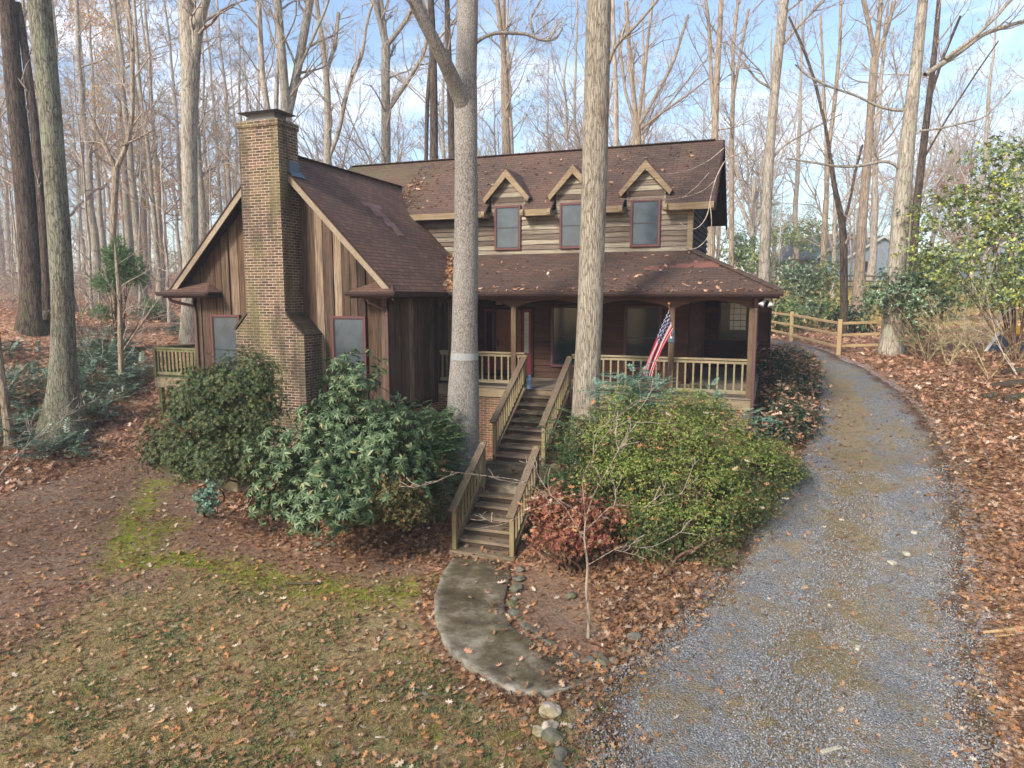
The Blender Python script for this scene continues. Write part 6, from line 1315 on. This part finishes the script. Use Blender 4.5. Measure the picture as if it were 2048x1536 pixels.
# ------------------------------------------------------------------ leaf litter, grass, moss, gravel (stuff)
def stuff(name, parts, mat, label, cat):
    o = scat_obj(name, parts, M[mat]); setp(o, label, cat, kind='stuff'); return o
def inhouse(x, y): return ((x > -14.9) & (x < .1) & (y > 14.7) & (y < 25.3)) | ((x > -8.8) & (x < -.2) & (y > 17.7) & (y < 25.3)) | ((x > -12.8) & (x < -10.5) & (y > 14.2) & (y < 15))
def scatter_ground(n, pxr, pyr, g, want, zoff=.012, fwmax=60, uniform=False):
    """random ground points inside the view wedge, thinned by want(x, y)"""
    out = []; got = 0
    while got < n:
        m = n*2; fw = np.sqrt(g.uniform(5.5**2, fwmax**2, m)) if uniform else g.uniform(5.5, fwmax, m); lat = (g.uniform(*pxr, m)-CXP)/F*fw*1.02
        x = lat*CO-fw*SI; y = lat*SI+fw*CO; w_ = want(x, y, fw); k = (g.uniform(size=m) < w_) & ~inhouse(x, y); x, y = x[k], y[k]; out.append(np.stack([x, y], 1)); got += len(x)
    P = np.concatenate(out)[:n]; z = gz(P[:, 0], P[:, 1])+zoff; return np.concatenate([P, z[:, None]], 1)
g = np.random.default_rng(99)
def w_litter(x, y, fw):
    l, gr, mo, su, gv = masks(x, y); d = sdist(x, y, DRIVE); w_ = np.where(d > 0, .06+.85*np.exp(-d/.35), l**1.5*np.where(l < .4, .55, 1)); w_ = np.where((x > -6.4) & (x < -4.3) & (y > 12) & (y < 17.8), 0, w_); return np.clip(w_, 0, 1)
def w_dense(x, y, fw): l = masks(x, y)[0]; d = sdist(x, y, DRIVE); return np.where(d > -.02, 0, sstep(l, .5, .9))
P = scatter_ground(31000, (-60, 2110), 0, g, w_litter, .02, 20); P[:, 2] += np.abs(g.normal(size=len(P)))*.012
h = len(P)//2; stuff('fallen_leaves', [oak_leaves(P[:h], g, .105)], 'litter', 'scattered orange and tan oak leaves on the lawn, path and gravel', 'leaves')
stuff('brown_leaves', [oak_leaves(P[h:], g, .095)], 'litter_dark', 'darker curled oak leaves lying over the bed and lawn', 'leaves')
P = scatter_ground(20000, (-100, 2150), 0, g, lambda x, y, fw: w_dense(x, y, fw)*(.3+.7*(snoise(x, y, .8, 15) > -.2))*np.where((x > 1) & (y < 17), .35, 1), .02, 26); P[:, 2] += np.abs(g.normal(size=len(P)))*.03
stuff('leaf_carpet', [oak_leaves(P, g, .12, .55)], 'litter_dark', 'thick brown leaf carpet in the shrub beds and under the trees', 'leaves')
P = scatter_ground(30000, (-100, 2150), 0, g, lambda x, y, fw: w_dense(x, y, fw)*(fw > 15), .02, 60); P[:, 2] += np.abs(g.normal(size=len(P)))*.04
stuff('slope_leaves', [oak_leaves(P, g, .2, .5)], 'litter_rust', 'rusty pink leaf litter covering the wooded slopes', 'leaves')
# leaves on the path, steps, landing and roofs
def on_plane(n, f): return np.array([f(g.uniform(), g.uniform()) for _ in range(n)])
pw = [WZ(px, py, -2.485) for px, py in [(930,1130),(950,1165),(975,1185),(1003,1165),(895,1235),(925,1245),(990,1218),(940,1195),(1008,1260),(936,1302),(1007,1302),(1042,1318),(1078,1315),(1055,1370),(1018,1358),(1124,1368),(1065,1295),(998,1330)]]
stuff('path_leaves', [oak_leaves(np.array(pw), g, .15)], 'litter_rust', 'a few pink and orange oak leaves lying on the curved path', 'leaves')
L = on_plane(330, lambda a, b: (MX0+3+a*9.2*(a if g.uniform() < .5 else 1), 20.0+b*2.2, 0)); L[:, 2] = [mz(y)+.012 for y in L[:, 1]]
L2 = on_plane(210, lambda a, b: (-8.6+a*8.4, PE+.08+b*2.5*b, 0)); L2[:, 2] = pz(L2[:, 1])+.012
L3 = np.array([(-8.32-1.15*t_+g.normal()*.07, PE+2.8*t_+g.normal()*.05, pz(PE+2.8*t_)+.03+abs(g.normal())*.03) for t_ in g.uniform(0, 1, 170)**1.0])
L4 = np.array([(-8.3+g.uniform()*8.4, PE+.02-g.uniform()*.05, 2.6) for _ in range(110)]); L5 = np.array([(-11.2+g.normal()*.22, EY+.35+g.uniform()*1.1, 0) for _ in range(70)]); L5[:, 2] = [mz(y)+.05 for y in L5[:, 1]]
stuff('roof_leaves', [oak_leaves(np.concatenate([L, L2, L4, L5]), g, .13)], 'litter_rust', 'pale dead oak leaves scattered over the roof shingles and gutter', 'leaves')
stuff('valley_leaves', [oak_leaves(L3, g, .14, .7)], 'litter', 'orange leaves piled in the roof valley beside the wing', 'leaves')
S = [np.array([-6.1+g.uniform()*1.1, PF-.03-.285*i+.15-g.uniform()*.2, -.1667*i+.02]) for i in range(1, 9) for _ in range(3)]+[np.array([-5.55+g.uniform()*1.1, 13.5-.255*i+.1-g.uniform()*.1, -1.5-.157*i+.02]) for i in range(1, 7) for _ in range(4)]+[np.array([-5.9+g.uniform()*1.3, 13.7+g.uniform()*1.6, -1.485]) for _ in range(8)]
stuff('step_leaves', [oak_leaves(np.array(S), g, .12)], 'litter_dark', 'leaves lying on the wooden steps and landing', 'leaves')
# grass blades and weeds on the lawn
BL = [(-.05, 0, 0), (.05, 0, 0), (.03, .6, .05), (0, 1, .16)]
def blades(P, size, spread=.9):
    n = len(P); d = g.normal(size=(n, 3))*spread; d[:, 2] = np.abs(d[:, 2])*.5+.25; return scat(BL, [(0, 1, 2, 3)], P, frames(d, randdir(n, g)), size*g.uniform(.5, 1.4, n))
P = scatter_ground(80000, (-60, 1350), 0, g, lambda x, y, fw: masks(x, y)[1]*(sdist(x, y, DRIVE) < -.0)*(.35+.65*(snoise(x, y, 2.2, 4) > -.1))*((x < -5.9) | (y < 8.6) | (x > -3.3)), 0, 12.5); stuff('grass', [blades(P, .06)], 'grass', 'thin tan and olive grass on the lawn', 'grass')
P = scatter_ground(3600, (-60, 1300), 0, g, lambda x, y, fw: masks(x, y)[1]*(snoise(x, y, 1.6, 8) > .1)*((x < -5.9) | (y < 8.6)), .01, 13); T, Fc = KINDS['azalea'](1); stuff('weeds', [scat(T, Fc, P, frames(np.tile([0, 0, 1.], (len(P), 1))+g.normal(size=(len(P), 3))*.3, randdir(len(P), g)), .036*g.uniform(.5, 1.4, len(P)))], 'weed', 'small green weeds in the lawn', 'weeds')
P = scatter_ground(34000, (0, 1350), 0, g, lambda x, y, fw: sstep(masks(x, y)[2]+.5*snoise(x, y, 4, 3)+.3*snoise(x, y, 13, 7), .55, 1.0), .0, 16); stuff('moss', [blades(P, .035)], 'mossm', 'bright yellow-green moss patches across the lawn', 'moss')
# loose stones on the drive
OC = [(1, 0, 0), (0, 1, 0), (-1, 0, 0), (0, -1, 0), (0, 0, .6), (0, 0, -.6)]; OF = [(0, 1, 4), (1, 2, 4), (2, 3, 4), (3, 0, 4), (1, 0, 5), (2, 1, 5), (3, 2, 5), (0, 3, 5)]
P = scatter_ground(52000, (1150, 2060), 0, g, lambda x, y, fw: sstep(sdist(x, y, DRIVE)+.45*snoise(x, y, 2, 6), -.3, .8)*np.where(snoise(x, y, 1.3, 12) > .3, .3, 1), .03, 15); stuff('loose_gravel', [scat(OC, OF, P, frames(randdir(len(P), g), randdir(len(P), g)), .015*g.uniform(.5, 1.35, len(P)))], 'pebble', 'loose grey crushed stone covering the driveway', 'gravel')
P = scatter_ground(20000, (1060, 2060), 0, g, lambda x, y, fw: (sdist(x, y, DRIVE) > .2)*(snoise(x, y, 1.3, 12) > .3)*.7+.25*(np.abs(sdist(x, y, DRIVE)) < .35), .03, 18); stuff('drive_grass', [blades(P, .05, 1.4)], 'grass', 'dry grass growing through the gravel', 'grass')
# ------------------------------------------------------------------ air
mb = MB(); mb.box(-265, 245, -32, 425, -5, 40); 
hz_ = NT('haze_air'); pv_ = hz_.n('ShaderNodeVolumePrincipled'); pv_.inputs['Color'].default_value = (.86, .9, 1, 1); pv_.inputs['Density'].default_value = .0014; pv_.inputs['Anisotropy'].default_value = .2
hz_.l(pv_.outputs[0], hz_.out.inputs[1]); ho = mb.build('haze', hz_.m); setp(ho, 'thin pale haze fading the far woods', 'haze', kind='stuff')
# ------------------------------------------------------------------ camera, light, sky
cam = bpy.data.cameras.new('camera'); co = bpy.data.objects.new('camera', cam); C.objects.link(co)
cam.sensor_width = 36; cam.lens = F/2048*36; cam.clip_end = 1500; cam.clip_start = .1
co.location = (0, 0, CAMH); co.rotation_euler = (math.pi/2-PIT, 0, YAW); bpy.context.scene.camera = co
SUN_EL, SUN_AZ = 32, 200              # degrees; azimuth measured from +Y towards +X (where the sun stands)
sd = bpy.data.lights.new('sun', 'SUN'); so = bpy.data.objects.new('sun', sd); C.objects.link(so)
sd.energy = 2.8; sd.angle = R(12); sd.color = (1, .94, .85)
dv = Vector((math.sin(R(SUN_AZ))*math.cos(R(SUN_EL)), math.cos(R(SUN_AZ))*math.cos(R(SUN_EL)), math.sin(R(SUN_EL))))
so.rotation_euler = dv.to_track_quat('Z', 'Y').to_euler()
w = bpy.data.worlds.new('World'); bpy.context.scene.world = w; w.use_nodes = True; nt = w.node_tree; nt.nodes.clear()
out = nt.nodes.new('ShaderNodeOutputWorld'); bg = nt.nodes.new('ShaderNodeBackground'); sky = nt.nodes.new('ShaderNodeTexSky'); sky.sky_type = 'NISHITA'
sky.sun_disc = False; sky.sun_elevation = R(SUN_EL); sky.sun_rotation = R(SUN_AZ); sky.air_density = 1.0; sky.dust_density = 1.2; sky.ozone_density = 1.2
tc = nt.nodes.new('ShaderNodeTexCoord'); mp = nt.nodes.new('ShaderNodeMapping'); mp.inputs['Scale'].default_value = (1.2, 1.2, 4.5); nt.links.new(tc.outputs['Generated'], mp.inputs[0])
nz = nt.nodes.new('ShaderNodeTexNoise'); nt.links.new(mp.outputs[0], nz.inputs['Vector']); nz.inputs['Scale'].default_value = 2.1; nz.inputs['Detail'].default_value = 7; nz.inputs['Roughness'].default_value = .6; nz.inputs['Distortion'].default_value = .4
mr = nt.nodes.new('ShaderNodeMapRange'); nt.links.new(nz.outputs['Fac'], mr.inputs[0]); mr.inputs[1].default_value = .5; mr.inputs[2].default_value = .72; mr.inputs[4].default_value = .8
mx = nt.nodes.new('ShaderNodeMix'); mx.data_type = 'RGBA'; nt.links.new(mr.outputs[0], mx.inputs[0]); nt.links.new(sky.outputs[0], mx.inputs[6]); mx.inputs[7].default_value = (7.6, 7.4, 7.6, 1)
nt.links.new(mx.outputs[2], bg.inputs[0]); bg.inputs[1].default_value = .13; nt.links.new(bg.outputs[0], out.inputs[0])
sc = bpy.context.scene
sc.view_settings.view_transform = 'Standard'; sc.view_settings.look = 'None'; sc.view_settings.gamma = 1; sc.view_settings.exposure = 1.08
sc.cycles.max_bounces = 4; sc.cycles.diffuse_bounces = 2; sc.cycles.glossy_bounces = 2; sc.cycles.transmission_bounces = 3; sc.cycles.transparent_max_bounces = 4
sc.cycles.use_adaptive_sampling = True; sc.cycles.adaptive_threshold = .02; sc.cycles.use_denoising = True; sc.cycles.caustics_reflective = False; sc.cycles.caustics_refractive = False
sc.cycles.sample_clamp_indirect = 4

sc.cycles.volume_bounces = 0
